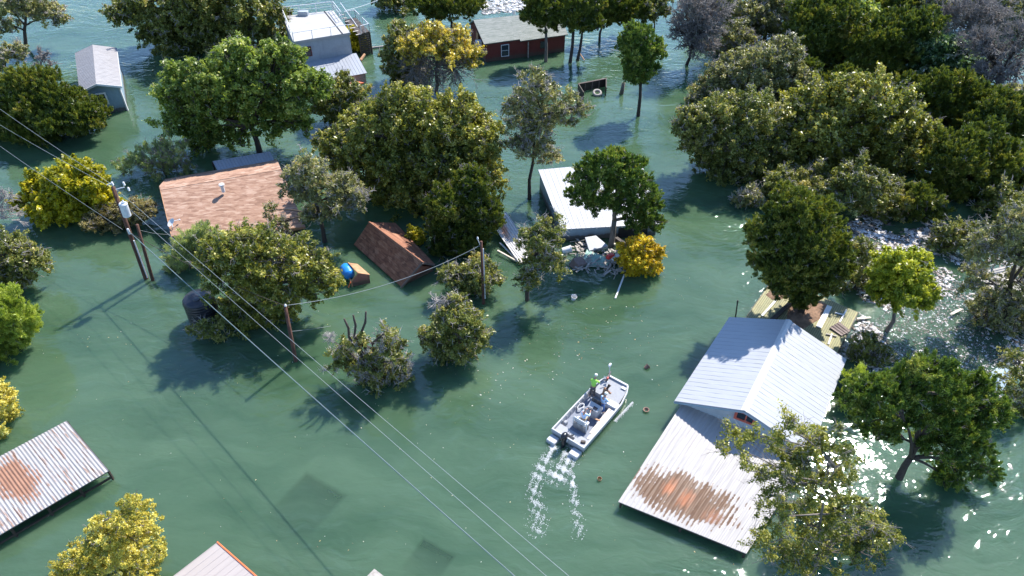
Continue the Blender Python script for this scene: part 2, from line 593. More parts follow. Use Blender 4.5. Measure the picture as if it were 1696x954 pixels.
M['black_plastic'] = plain('black_plastic', (.016, .018, .026), .38, .2, 2, dirt=(.03, .03, .04))
M['blue_plastic'] = plain('blue_plastic', (.02, .22, .62), .35, .15, 2)
M['rubber'] = plain('rubber', (.025, .024, .024), .75, .2, 8)
M['wire'] = plain('wire_aluminium', (.22, .245, .25), .4, .1, 3)
M['cable'] = plain('insulated_cable', (.07, .13, .14), .4, .1, 3)
M['teal_board'] = plain('teal_green_board', (.25, .40, .34), .6, .2, 4, dirt=(.15, .24, .2))
M['plank'] = None
M['soil'] = plain('wet_brown_soil', (.20, .12, .075), .95, .4, 2.5, dirt=(.10, .06, .04), bmp=.6)
M['brown_panel'] = plain('brown_panel', (.17, .12, .105), .7, .2, 4)
M['alu'] = plain('bare_aluminium', (0.384, 0.391, 0.409), .42, .07, 3)
M['alu_deck'] = plain('grey_boat_carpet', (0.294, 0.301, 0.322), .8, .10, 6)
M['alu_floor'] = plain('dark_boat_floor', (.17, .19, .24), .8, .15, 6)
M['cowl'] = plain('black_cowl', (.012, .013, .018), .25, .1, 2)
M['foam'] = plain('white_foam', (0.722, 0.739, 0.739), .5, .1, 5)
_t = M['foam'].node_tree; _p = _t.nodes['Principled BSDF']; _p.inputs['Alpha'].default_value = .62
M['orange_hull'] = plain('orange_hull', (.75, .16, .05), .4, .1, 2)
M['skin'] = plain('skin', (.42, .22, .15), .55, .08, 8)
M['lime'] = plain('lime_shirt', (0.336, 0.68, 0.096), .8, .08, 6)
M['ltblue'] = plain('light_blue_shirt', (.42, .58, .80), .85, .08, 6)
M['jeans'] = plain('blue_jeans', (.07, .16, .38), .85, .15, 8)
M['brown_cloth'] = plain('brown_shirt', (.22, .12, .07), .85, .2, 6)
M['grey_trousers'] = plain('grey_trousers', (.10, .09, .09), .85, .15, 6)
M['khaki'] = plain('khaki_shorts', (.35, .30, .22), .85, .15, 6)
M['hair_dark'] = plain('dark_hair', (.03, .018, .012), .6, .3, 20)
M['hair_grey'] = plain('pale_cap', (.6, .6, .56), .8, .1, 8)
M['yellow'] = plain('yellow_glove', (.75, .62, .08), .7, .1, 6)
M['red'] = plain('red_plastic', (.6, .05, .04), .45, .1, 4)
M['terracotta'] = plain('terracotta', (.20, .12, .09), .8, .15, 6)
M['shoe'] = plain('pale_shoes', (.5, .5, .48), .7, .1, 6)


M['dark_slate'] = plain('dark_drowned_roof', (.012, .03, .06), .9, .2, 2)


def plankmat():
    m, nt, p = newmat('yellow_green_decking')
    uv = N(nt, 'ShaderNodeTexCoord').outputs['UV']
    br = N(nt, 'ShaderNodeTexBrick', Scale=1.0)
    br.inputs['Brick Width'].default_value = 3.6
    br.inputs['Row Height'].default_value = .15
    br.inputs['Mortar Size'].default_value = .014
    br.inputs['Color1'].default_value = (.30, .27, .13, 1)
    br.inputs['Color2'].default_value = (.24, .235, .12, 1)
    br.inputs['Mortar'].default_value = (.08, .07, .04, 1)
    nt.links.new(uv, br.inputs['Vector'])
    f = noise(nt, uv, 1.2, 6, .65)
    c = mixc(nt, ramp(nt, f, [(.5, (0, 0, 0)), (.75, (.6, .6, .6))]), br.outputs['Color'], (.13, .115, .08))
    nt.links.new(c, p.inputs['Base Color'])
    p.inputs['Roughness'].default_value = .8
    bump(nt, p, br.outputs['Fac'], -.4, .03)
    return m


M['plank'] = plankmat()

LEAF = {
    'oak': leafmat('leaf_live_oak', [(0, (0.084, 0.106, 0.02)), (0.5, (0.21, 0.231, 0.049)), (0.85, (0.365, 0.341, 0.089)), (1, (0.616, 0.493, 0.186))], .25),
    'greyoak': leafmat('leaf_grey_oak', [(0, (0.122, 0.136, 0.046)), (0.5, (0.283, 0.282, 0.102)), (0.85, (0.458, 0.429, 0.178)), (1, (0.754, 0.626, 0.327))], .25),
    'olive': leafmat('leaf_olive', [(0, (0.085, 0.111, 0.019)), (0.5, (0.233, 0.249, 0.041)), (0.85, (0.466, 0.399, 0.071)), (1, (0.8, 0.733, 0.256))], .28),
    'pecan': leafmat('leaf_pecan', [(0, (0.068, 0.114, 0.02)), (0.5, (0.204, 0.28, 0.047)), (0.85, (0.378, 0.433, 0.09)), (1, (0.707, 0.689, 0.237))], .34),
    'juniper': leafmat('leaf_juniper', [(0, (0.045, 0.074, 0.013)), (0.5, (0.127, 0.164, 0.023)), (0.85, (0.25, 0.253, 0.035)), (1, (0.385, 0.324, 0.081))], .18),
    'greenjuniper': leafmat('leaf_green_juniper', [(0, (0.048, 0.094, 0.017)), (0.5, (0.125, 0.197, 0.031)), (0.85, (0.261, 0.311, 0.051)), (1, (0.419, 0.408, 0.099))], .18),
    'lime': leafmat('leaf_lime', [(0, (0.121, 0.177, 0.015)), (0.5, (0.351, 0.397, 0.033)), (0.85, (0.601, 0.574, 0.057)), (1, (0.8, 0.738, 0.115))], .38),
    'yellowgreen': leafmat('leaf_yellow_green', [(0, (0.161, 0.179, 0.01)), (0.5, (0.464, 0.433, 0.023)), (0.85, (0.752, 0.603, 0.036)), (1, (0.8, 0.769, 0.064))], .36),
    'yellow': leafmat('leaf_pale_yellow', [(0, (0.19, 0.214, 0.038)), (0.35, (0.428, 0.38, 0.057)), (0.6, (0.737, 0.594, 0.104)), (0.85, (0.8, 0.713, 0.18)), (1, (0.8, 0.8, 0.361))], .3),
    'gold': leafmat('leaf_gold', [(0, (0.211, 0.224, 0.04)), (0.4, (0.504, 0.407, 0.059)), (0.7, (0.8, 0.604, 0.089)), (1, (0.8, 0.645, 0.238))], .28),
    'orange': leafmat('leaf_orange', [(0, (0.21, 0.187, 0.016)), (0.35, (0.578, 0.39, 0.016)), (0.7, (0.8, 0.562, 0.024)), (1, (0.8, 0.718, 0.08))], .3),
    'willow': leafmat('leaf_pale_willow', [(0, (0.141, 0.212, 0.029)), (0.5, (0.362, 0.443, 0.065)), (0.85, (0.564, 0.616, 0.131)), (1, (0.765, 0.77, 0.261))], .34),
    'feather': leafmat('leaf_pale_feather', [(0, (0.175, 0.232, 0.089)), (0.5, (0.372, 0.44, 0.168)), (0.85, (0.569, 0.588, 0.266)), (1, (0.787, 0.672, 0.354))], .3),
    'rust': leafmat('leaf_dull_brown', [(0, (0.105, 0.088, 0.035)), (0.5, (0.228, 0.193, 0.072)), (0.85, (0.35, 0.298, 0.113)), (1, (0.525, 0.42, 0.209))], .25),
    'glossy': leafmat('leaf_glossy', [(0, (0.035, 0.079, 0.026)), (0.5, (0.105, 0.175, 0.064)), (0.8, (0.28, 0.385, 0.193)), (1, (0.8, 0.8, 0.676))], .2, .22),
}
BARK = {
    'grey': barkmat('bark_grey', (.16, .135, .115)),
    'dark': barkmat('bark_dark', (.060, .045, .036)),
    'pale': barkmat('bark_pale', (.34, .30, .27)),
    'twig': plain('grey_twigs', (.23, .205, .19), .9, .3, 2),
    'palett': plain('bleached_twigs', (.34, .31, .29), .9, .2, 2),
}

# ------------------------------------------------------------------ the setting: lake bed, water
def sheet(name, z, mat, step=None):
    mb = MB()
    mb.add([(-900, -150, z), (900, -150, z), (900, 1500, z), (-900, 1500, z)], [(0, 1, 2, 3)])
    o = mb.build(name, mat, origin=(0, 60, z))
    o['kind'] = 'structure'
    return o


sheet('lake_bed', -3.2, M['bed'])
sheet('water', 0.0, M['water'])

# ------------------------------------------------------------------ trees
KIND = {
    # leaf material, half length, half width, clump radius, leaves per clump, cover, bark, up-bias, twigs per lobe, twig material
    'oak': dict(leaf='oak', L=0.087, W=0.045, rc=0.53, n=199, cov=0.92, bark='grey', up=.5, tw=22),
    'greyoak': dict(leaf='greyoak', L=0.083, W=0.042, rc=0.52, n=189, cov=0.84, bark='grey', up=.5, tw=40),
    'olive': dict(leaf='olive', L=0.103, W=0.053, rc=0.62, n=195, cov=0.96, bark='grey', up=.5, tw=14),
    'pecan': dict(leaf='pecan', L=0.113, W=0.053, rc=0.65, n=189, cov=0.88, bark='dark', up=.55, tw=6),
    'juniper': dict(leaf='juniper', L=0.103, W=0.029, rc=0.40, n=229, cov=1.35, bark='dark', up=.35, tw=8, plume=1),
    'greenjuniper': dict(leaf='greenjuniper', L=0.103, W=0.030, rc=0.40, n=229, cov=0.96, bark='dark', up=.35, tw=8, plume=1),
    'lime': dict(leaf='lime', L=0.098, W=0.050, rc=0.47, n=189, cov=1.15, bark='grey', up=.55, tw=4),
    'yellowgreen': dict(leaf='yellowgreen', L=0.108, W=0.055, rc=0.47, n=189, cov=1.3, bark='grey', up=.55, tw=3),
    'yellow': dict(leaf='yellow', L=0.062, W=0.040, rc=0.29, n=141, cov=.95, bark='pale', up=.5, tw=14),
    'gold': dict(leaf='gold', L=0.087, W=0.047, rc=0.52, n=173, cov=.9, bark='grey', up=.6, tw=34),
    'orange': dict(leaf='orange', L=0.077, W=0.040, rc=0.31, n=134, cov=1.1, bark='grey', up=.5, tw=14),
    'willow': dict(leaf='willow', L=0.098, W=0.021, rc=0.47, n=325, cov=1.25, bark='grey', up=.4, tw=3, plume=1),
    'feather': dict(leaf='feather', L=0.087, W=0.018, rc=0.47, n=271, cov=1.0, bark='grey', up=.4, tw=14, plume=1),
    'rust': dict(leaf='rust', L=0.077, W=0.032, rc=0.43, n=217, cov=1.1, bark='grey', up=.4, tw=24),
    'glossy': dict(leaf='glossy', L=0.123, W=0.063, rc=0.53, n=151, cov=1.1, bark='grey', up=.6, tw=4),
}


def fastmesh(name, verts, quads, mat, tint=None, loc=A(0, 0, 0)):
    me = bpy.data.meshes.new(name)
    verts = np.asarray(verts, np.float32) - np.asarray(loc, np.float32)
    k = quads.shape[1]
    me.vertices.add(len(verts)); me.vertices.foreach_set('co', verts.ravel())
    me.loops.add(quads.size); me.loops.foreach_set('vertex_index', quads.ravel().astype(np.int32))
    me.polygons.add(len(quads))
    me.polygons.foreach_set('loop_start', np.arange(0, quads.size, k, dtype=np.int32))
    if tint is not None:
        a = me.attributes.new('tint', 'FLOAT', 'FACE')
        a.data.foreach_set('value', np.asarray(tint, np.float32))
    me.update(calc_edges=True)
    me.materials.append(mat)
    o = bpy.data.objects.new(name, me)
    COL.objects.link(o)
    return o


def unit(v):
    return v / np.maximum(1e-9, np.linalg.norm(v, axis=1, keepdims=True))


def leaves(P, out, L, W, up, rng, plume=False, tint=None):
    n = len(P)
    if plume:
        a = unit(out * .7 + A(0, 0, .7) + rng.normal(0, .5, (n, 3)))
        b = unit(np.cross(a, rng.normal(0, 1, (n, 3))))
    else:
        nn = unit(out * .4 + A(0, 0, up) + rng.normal(0, .75, (n, 3)))
        a = unit(np.cross(nn, rng.normal(0, 1, (n, 3))))
        b = np.cross(nn, a)
    s = rng.uniform(.6, 1.3, (n, 1))
    a = a * L * s; b = b * W * s
    V = np.empty((n, 4, 3)); V[:, 0] = P + a; V[:, 1] = P + b - a * .1; V[:, 2] = P - a; V[:, 3] = P - b - a * .1
    return V.reshape(-1, 3)


def spikes(P0, P1, r0, r1=0.003):
    """tapered three-sided sticks"""
    n = len(P0)
    d = unit(P1 - P0)
    ref = np.where(np.abs(d[:, 2:3]) < .9, A(0, 0, 1), A(1, 0, 0))
    u = unit(np.cross(d, ref)); w = np.cross(d, u)
    r0 = np.broadcast_to(np.asarray(r0, float), (n,))[:, None]
    V = np.empty((n, 6, 3))
    for k in range(3):
        c, s = math.cos(2.0944 * k), math.sin(2.0944 * k)
        V[:, k] = P0 + r0 * (c * u + s * w)
        V[:, 3 + k] = P1 + np.maximum(r1, r0 * .45) * (c * u + s * w)
    q = np.array([(0, 1, 4, 3), (1, 2, 5, 4), (2, 0, 3, 5)])
    F = (np.arange(n)[:, None, None] * 6 + q[None]).reshape(-1, 4)
    return V.reshape(-1, 3), F


def bez(p0, p1, p2, n=6):
    return [(1 - t) ** 2 * p0 + 2 * t * (1 - t) * p1 + t * t * p2 for t in [i / n for i in range(n + 1)]]


TREE_SEED = [100]


def tree(label, base, lobes, kind, name='tree', cat='tree', cov=1.0, trunk=.22, twigs=1.0, stubs=(), lean=0.0, fork=.45, bark=None, group=None, size=1.0, flat=.78, bare=(), tall=False):
    """base: spot where the trunk meets the water; lobes: (px, py, radius px, depth offset in radii) of each mass of foliage"""
    TREE_SEED[0] += 1
    rng = np.random.default_rng(TREE_SEED[0]); rnd = random.Random(TREE_SEED[0])
    K = KIND[kind]
    if not tall:      # crown drowned to its skirt: it stands where its lower half meets the water
        cy = sum(l[1] * l[2] for l in lobes) / sum(l[2] for l in lobes)
        bot = max(l[1] + 1.12 * l[2] for l in lobes)
        base = (base[0], min(base[1], cy + .52 * (bot - cy)))
    B = at(*base)
    root = thing(name, label, cat, B, group=group)
    dB = depth(B) / 1180.0
    LB = []
    for lb in lobes:
        px, py, r = lb[:3]; dy = lb[3] if len(lb) > 3 else rnd.uniform(-.35, .35)
        c = aty(px, py, B[1]); rr = r * depth(c) / 1180.0
        c = aty(px, py, B[1] + dy * rr)
        rr = 1.38 * r * depth(c) / 1180.0
        c[2] = max(c[2], .15 * rr)
        LB.append((c, rr))
    far = max(.8, min(1.9, dB * 1180 / 50)) * size
    big = LB; LB = []; par = []
    for bi, (c, r) in enumerate(big):
        if r < .9:
            LB.append((c, r)); par.append(bi); continue
        k = rnd.choice((5, 6, 7)); ph = rnd.uniform(0, 6.28)
        LB.append((c + A(0, 0, -.05 * r), r * .70))
        for i in range(k):
            a_ = ph + 6.28 * i / k + rnd.uniform(-.35, .35); el = rnd.uniform(-.35, .75)
            LB.append((c + r * rnd.uniform(.5, .78) * A(math.cos(a_) * math.cos(el), math.sin(a_) * math.cos(el), math.sin(el) * .85), r * rnd.uniform(.28, .46)))
        LB.append((c + A(rnd.uniform(-.2, .2) * r, rnd.uniform(-.2, .2) * r, .55 * r), r * rnd.uniform(.34, .48)))
        par += [bi] * (k + 2)
    for i, (c, r) in enumerate(LB):
        c[2] = max(c[2], .3 * r)
    Lf, Wf = K['L'] * far, K['W'] * far
    pts, outs, tn, clumps = [], [], [], []
    for c, r in LB:
        rc = min(K['rc'] * (.85 + .15 * far) * .66, r * .45)
        nc = max(6, int(K['cov'] * cov * (1.75 if r > .7 else 2.2) * (r / rc) ** 2))
        d = unit(rng.normal(0, 1, (nc, 3)))
        low = (d[:, 2] < -.35) & (rng.random(nc) < .55)
        d[low, 2] *= -1
        ph = rng.uniform(0, 6.28, 6); fr = rng.uniform(1.6, 3.6, (3, 3))
        wob = sum(np.sin(d @ fr[i] + ph[i]) for i in range(3)) / 3
        rad = (r - rc * .45) * (.35 + .65 * rng.random(nc) ** .38) * (1 + .24 * wob + np.where(rng.random(nc) < .22, rng.uniform(.1, .45, nc), 0))
        cc = c + d * rad[:, None] * A(1, 1, flat)
        ok = cc[:, 2] > .12
        cc, d = cc[ok], d[ok]
        nc = len(cc)
        m = max(8, int(1.25 * K['n'] * (rc / K['rc']) ** 2 / far ** 1.4))
        sz = rng.uniform(.5, 1.25, nc)
        ct = np.clip(rng.normal(.45, .13, nc) + rng.normal(0, .12), 0, 1)
        # every clump is a spray: leaves strung along a twig that reaches outwards and thins out
        pl = K.get('plume')
        ax = unit(d * .9 + A(0, 0, .55 if pl else .3) + rng.normal(0, .45, (nc, 3)))
        t = rng.random((nc, m, 1)) ** .8
        ln = (rc * sz * rng.uniform(1.5, 3.0, nc) * np.where(rng.random(nc) < .1, 1.7, 1.0))[:, None, None]
        off = rng.normal(0, .40 if pl else .46, (nc, m, 3)) * (rc * (.6 + .4 * sz))[:, None, None] * (1.05 - .6 * t)
        off = off + ax[:, None, :] * (t - .4) * ln - A(0, 0, 1) * (t ** 2) * ln * (.05 if pl else .16)
        p = cc[:, None, :] + off
        o = unit((d[:, None, :] * .6 + off / rc).reshape(-1, 3))
        tv = np.clip(ct[:, None] + rng.normal(0, .17, (nc, m)), 0, 1)
        pts.append(p.reshape(-1, 3)); outs.append(o); tn.append(tv.ravel())
        clumps.append((c, r, cc, d))
    P = np.concatenate(pts); O = np.concatenate(outs); T = np.concatenate(tn)
    ok = P[:, 2] > .06
    P, O, T = P[ok], O[ok], T[ok]
    V = leaves(P, O, Lf, Wf, K['up'], rng, K.get('plume'))
    Q = np.arange(len(V)).reshape(-1, 4)
    shrub = cat in ('bush', 'shrub')
    o = fastmesh('foliage' if shrub else 'crown', V, Q, M_leaf(kind), T, loc=B)
    o.parent = root
    # trunk, limbs and boughs
    mb = MB()
    C = np.array([c for c, r in LB]); Rr = np.array([r for c, r in LB])
    low = max(.25, float((C[:, 2] - Rr * flat * .7).min()))
    top = C[:, :].mean(0)
    fk = B + (top - B) * A(.35, .35, 0); fk[2] = max(.3, min(top[2] * fork + .2, top[2]))
    k = trunk
    mid = (B + fk) / 2 + A(rnd.uniform(-.2, .2), rnd.uniform(-.2, .2), 0)
    st = B + A(0, 0, -2.0) - A(fk[0] - B[0], fk[1] - B[1], 0) * .3
    mb.tube([st, B + A(0, 0, -.2), mid, fk], [k * 1.25, k * 1.1, k * .9, k * .8], 8)
    bm = MB()
    # a leader carries the limbs, the limbs carry the boughs
    ztop = max(c[2] for c, r in big)
    tip = A(top[0], top[1], fk[2] + .72 * max(.3, ztop - fk[2]))
    lead = bez(fk, (fk + tip) / 2 + A(rnd.uniform(-.5, .5), rnd.uniform(-.5, .5), 0), tip, 6)
    mb.tube(lead, [k * (.78 - .09 * i) for i in range(7)], 7)
    limbs = []
    for c, r in big:
        cand = [p for p in lead if p[2] < c[2] + .2] or [lead[0]]
        s_ = max(cand, key=lambda p: p[2] - .25 * np.linalg.norm(p[:2] - c[:2])) if rnd.random() < .75 else rnd.choice(cand)
        L_ = np.linalg.norm(c - s_)
        q = s_ + (c - s_) * .45 + A(rnd.uniform(-.15, .15) * L_, rnd.uniform(-.15, .15) * L_, .2 * L_)
        path = bez(s_, q, c, 5); limbs.append(path)
        mb.tube(path, [k * .5 * (1 - .15 * i) for i in range(6)], 6)
    ends = []
    for (c, r, cc, d), pi in zip(clumps, par):
        lp = limbs[pi]
        if np.linalg.norm(lp[-1] - c) < .05:
            path = lp
        else:
            s_ = lp[rnd.choice((3, 4))]
            path = bez(s_, (s_ + c) / 2 + A(0, 0, .15 * r) + rng.normal(0, .15 * r, 3), c, 5)
            mb.tube(path, [k * .24 * (1 - .13 * i) for i in range(6)], 5)
        idx = list(range(len(cc))); rnd.shuffle(idx)
        idx = idx[:max(4, min(9, int(r * 6)))]; ends.append(np.array(idx, int))
        for i in idx:
            s0 = path[rnd.choice((3, 4, 5))]
            e = cc[i]; L = np.linalg.norm(e - s0)
            qq = (s0 + e) / 2 + rng.normal(0, .12 * L, 3)
            mb.tube(bez(s0, qq, e, 3), [k * .15, k * .11, k * .08, k * .04], 4, False)
    for (bx, by, hx, hy) in stubs:
        s = aty(bx, by, B[1]); e = aty(hx, hy, B[1])
        w = (s + e) / 2 + A(.12, .0, 0)
        mb.tube([fk, s, w, e], [.13, .09, .085, .06], 6)
    for (px, py, r) in bare:
        c = aty(px, py, B[1]); mb.tube(bez(fk, (fk + c) / 2 + A(0, 0, .3), c, 4), [k * .5, k * .4, k * .3, k * .2, k * .1], 5)
    # bare twigs, thin sticks poking out of the leaves
    nt_ = int(K['tw'] * twigs)
    if nt_ > 0:
        S0, S1, rr0 = [], [], []
        for (c, r, cc, d), en in zip(clumps, ends):
            n = int(nt_ * .5 * max(.3, r))
            if not len(cc): continue
            i = en[rng.integers(0, len(en), n)]
            dr = unit(d[i] + A(0, 0, .25) + rng.normal(0, .5, (n, 3)))
            s = cc[i] - dr * .02; ln = rng.uniform(.4, 1.05, (n, 1)) * K['rc'] * 1.35
            e = s + dr * ln
            S0.append(s); S1.append(e); rr0.append(np.full(n, .022 * far))
            for _ in range(3):
                t = rng.uniform(.35, .95, (n, 1)); s2 = s + (e - s) * t
                e2 = s2 + unit(dr + rng.normal(0, .75, (n, 3))) * ln * .55
                S0.append(s2); S1.append(e2); rr0.append(np.full(n, .014 * far))
        add_bare(bare, B, rng, S0, S1, rr0, far)
        S0, S1, rr0 = np.concatenate(S0), np.concatenate(S1), np.concatenate(rr0)
        ok = (S0[:, 2] > 0) & (S1[:, 2] > 0)
        V, F = spikes(S0[ok], S1[ok], rr0[ok])
        mb.cut = len(mb.f); mb.mat2 = BARK['palett' if kind in ('oak', 'greyoak') else 'twig']
        mb.add(V, F.tolist())
    mb.build('stem' if shrub else 'trunk', BARK[bark or K['bark']], root, smooth=True)
    return root


def add_bare(bare, B, rng, S0, S1, rr0, far):
    """masses of leafless twigs"""
    for (px, py, r) in bare:
        c = aty(px, py, B[1]); rad = r * depth(c) / 1180.0
        n = int(26 * max(1, rad ** 1.3))
        d = unit(rng.normal(0, 1, (n, 3)) + A(0, 0, .2))
        s = c + d * rad * .15; e = s + unit(d + rng.normal(0, .3, (n, 3))) * rad * rng.uniform(.4, .8, (n, 1))
        w = .030 * far
        for lev in range(3):
            S0.append(s); S1.append(e); rr0.append(np.full(len(s), w))
            k = 3
            t = rng.uniform(.35, 1, (len(s) * k, 1))
            sp = np.repeat(s, k, 0); ep = np.repeat(e, k, 0); dd = ep - sp; ln = np.linalg.norm(dd, axis=1, keepdims=True)
            s2 = sp + dd * t
            e2 = s2 + unit(dd / np.maximum(ln, 1e-6) + rng.normal(0, .55, dd.shape)) * np.maximum(ln * .5, .15)
            s, e, w = s2, e2, w * .62


def M_leaf(kind):
    return LEAF[KIND[kind]['leaf']]


def baretree(label, base, lobes, trunk=.2, bark='grey', twig='twig', name='bare_tree', group=None, leafy=None, density=1.0):
    """a leafless tree: trunk, limbs and a haze of twigs"""
    TREE_SEED[0] += 1
    rng = np.random.default_rng(TREE_SEED[0]); rnd = random.Random(TREE_SEED[0])
    B = at(*base); root = thing(name, label, 'tree', B, group=group)
    far = max(.8, min(1.9, depth(B) / 50))
    mb = MB(); S0, S1, rr0 = [], [], []
    C = np.array([aty(l[0], l[1], B[1]) for l in lobes])
    fk = B + (C.mean(0) - B) * A(.3, .3, .42)
    mb.tube([B + A(0, 0, -2), B, (B + fk) / 2 + A(.15, 0, 0), fk], [trunk * 1.2, trunk, trunk * .85, trunk * .7], 7)
    for (px, py, r), c in zip([l[:3] for l in lobes], C):
        rad = r * depth(c) / 1180.0
        c = aty(px, py, B[1] + rnd.uniform(-.5, .5) * rad)
        c[2] = max(c[2], rad * .4)
        path = bez(fk, (fk + c) / 2 + A(0, 0, .4), c, 5)
        mb.tube(path, [trunk * .6 * (1 - .12 * i) for i in range(6)], 6)
        n = int(10 * density * max(1, rad ** 1.1))
        d = unit(rng.normal(0, 1, (n, 3)) + A(0, 0, .35))
        pi = rng.integers(2, 6, n)
        s = np.array([path[i] for i in pi]); e = c + d * rad * rng.uniform(.5, .85, (n, 1))
        for i in range(n):
            mb.tube(bez(s[i], (s[i] + e[i]) / 2 + rng.normal(0, .15 * rad, 3), e[i], 3), [trunk * .22, trunk * .17, trunk * .11, .02], 4, False)
        s2 = s + (e - s) * .3
        s, e, w = s2, e, .032 * far
        for lev in range(3):
            k = 4 if lev < 2 else 3
            t = rng.uniform(.25, 1, (len(s) * k, 1))
            sp, ep = np.repeat(s, k, 0), np.repeat(e, k, 0); dd = ep - sp; ln = np.linalg.norm(dd, axis=1, keepdims=True)
            s3 = sp + dd * t
            e3 = s3 + unit(dd / np.maximum(ln, 1e-6) + rng.normal(0, .5, dd.shape)) * np.maximum(ln * .52, .18)
            S0.append(s3); S1.append(e3); rr0.append(np.full(len(s3), w))
            s, e, w = s3, e3, w * .62
    S0, S1, rr0 = np.concatenate(S0), np.concatenate(S1), np.concatenate(rr0)
    ok = (S0[:, 2] > 0) & (S1[:, 2] > 0)
    V, F = spikes(S0[ok], S1[ok], rr0[ok])
    mb.cut = len(mb.f); mb.mat2 = BARK[twig]
    mb.add(V, F.tolist())
    mb.build('trunk', BARK[bark], root, smooth=True)
    return root


# --- near left
tree('pale yellow leafed bush at the bottom edge beside the pink-grey roof', (195, 965), [(200, 885, 42), (228, 900, 40), (165, 915, 40), (190, 935, 48), (235, 945, 34), (135, 950, 32), (215, 850, 26), (175, 880, 24)], 'yellow', name='yellow_bush', cat='bush', cov=.55, trunk=.07, size=1.0)
tree('yellowing tree cut by the left edge above the rusty dock roof', (-45, 730), [(-8, 665, 28), (-15, 700, 32), (-40, 680, 40)], 'yellow', name='yellowing_tree', trunk=.15)
tree('pale feathery willow bush at the left edge below the grey-green oak', (-12, 590), [(18, 540, 38), (-10, 560, 50), (20, 570, 24), (40, 535, 22), (-10, 515, 40)], 'willow', name='willow_bush', cat='bush', trunk=.12)
tree('grey-green oak at the left edge overhanging open water', (-25, 520), [(40, 425, 30), (58, 440, 24), (12, 415, 30), (15, 480, 28), (-12, 450, 40), (28, 455, 22)], 'oak', name='oak_tree', cov=.85, trunk=.25, group='oaks standing in the flood')
tree('bright yellow-green shrub in the water left of the tall utility pole', (112, 372), [(112, 320, 46), (75, 335, 34), (140, 345, 36), (70, 310, 24), (140, 300, 30), (100, 350, 36), (165, 320, 20)], 'yellowgreen', name='yellow_green_shrub', cat='bush', trunk=.12)
tree('low dull brown bush between the yellow-green shrub and the tall pole', (200, 380), [(195, 362, 24), (222, 355, 24), (165, 368, 22), (240, 350, 16)], 'rust', name='brown_bush', cat='bush', trunk=.06)
tree('dark spreading juniper in front of the blue-grey shed', (65, 250), [(55, 160, 38), (95, 180, 42), (30, 190, 40), (125, 195, 38), (60, 215, 40), (10, 165, 34), (148, 200, 22), (105, 225, 28), (0, 215, 30)], 'juniper', name='juniper_tree', cov=1.15, trunk=.22, group='junipers in the flooded wood')
tree('sparse oak with crooked dark trunk in the top left corner', (42, 80), [(15, 18, 26), (55, 15, 24), (85, 22, 22), (5, 45, 18), (100, 35, 12), (30, -5, 30)], 'greyoak', name='oak_tree', cov=.6, trunk=.26, bark='dark', group='oaks standing in the flood', tall=True)
tree('small half-bare oak below the crooked trunk at the left edge', (12, 135), [(12, 95, 18), (30, 85, 14), (-5, 110, 18)], 'greyoak', name='oak_tree', cov=.5, trunk=.14, bark='dark', group='oaks standing in the flood', tall=True)
baretree('thin bare pinkish tree left of the blue-grey shed', (68, 138), [(70, 105, 16), (82, 112, 14), (55, 118, 16), (70, 88, 10)], trunk=.10, twig='twig')
baretree('dead grey branches reaching in at the left edge above the grey-green oak', (-30, 395), [(5, 345, 22), (20, 360, 18), (-10, 335, 26), (10, 325, 14)], trunk=.12, bark='pale', twig='palett', density=.7)
tree('wispy half-leafless tree behind the orange-tan roof', (275, 300), [(255, 262, 26), (285, 250, 24), (270, 285, 22), (225, 272, 22), (300, 280, 18)], 'feather', name='wispy_tree', cov=.32, trunk=.10, twigs=2.6)
tree('tall grey-green willow at the top left between shed and grey house', (330, 120), [(300, 35, 48), (355, 30, 50), (230, 30, 34), (400, 70, 46), (280, 70, 40), (440, 30, 36), (340, 75, 45), (200, 25, 22), (420, -10, 50), (320, -15, 50), (455, 65, 22), (250, 0, 40)], 'oak', name='willow_tree', cov=.95, trunk=.35, bark='dark')
tree('large bright green pecan standing behind the orange-tan roof', (430, 252), [(395, 125, 50), (340, 150, 46), (450, 120, 46), (310, 185, 36), (505, 140, 36), (420, 175, 46), (365, 195, 42), (480, 170, 38), (300, 140, 32), (330, 220, 28), (530, 150, 20), (455, 205, 30), (405, 95, 30), (300, 200, 30), (335, 240, 22), (295, 165, 28), (385, 225, 24), (500, 205, 20), (470, 90, 26)], 'pecan', name='pecan_tree', cov=.95, trunk=.32, tall=True)
tree('small olive tree in front of the low ribbed roof of the grey house', (552, 215), [(575, 155, 30), (550, 180, 30), (590, 185, 28), (560, 200, 26), (535, 165, 20)], 'oak', name='oak_tree', cov=.7, trunk=.14, group='oaks standing in the flood')
tree('broad olive-green tree filling the middle behind the brown shingle roof', (690, 365), [(690, 200, 52), (620, 215, 48), (755, 205, 48), (575, 235, 36), (650, 255, 56), (725, 260, 58), (790, 250, 44), (600, 275, 42), (680, 305, 54), (750, 310, 46), (640, 325, 40), (805, 290, 30), (560, 260, 26), (710, 345, 42), (540, 235, 18), (660, 180, 34)], 'olive', name='olive_green_tree', cov=1.0, trunk=.36)
tree('grey-leaved oak with a branch reaching over the orange-tan roof', (538, 400), [(505, 280, 30), (530, 310, 34), (575, 320, 28), (500, 320, 24), (555, 345, 28), (595, 335, 18), (520, 355, 22), (485, 295, 16), (460, 372, 14, 0), (440, 350, 12, 0)], 'greyoak', name='oak_tree', cov=.75, trunk=.20, bark='dark', group='oaks standing in the flood', tall=True)
tree('broad olive tree leaning over the black water tank', (412, 560), [(420, 410, 40), (470, 430, 42), (378, 412, 36), (520, 445, 34), (400, 455, 50), (460, 480, 46), (515, 480, 30), (420, 515, 42), (395, 505, 24), (465, 530, 30), (440, 555, 24), (345, 425, 18), (545, 470, 16)], 'olive', name='olive_green_tree', cov=.95, trunk=.28)
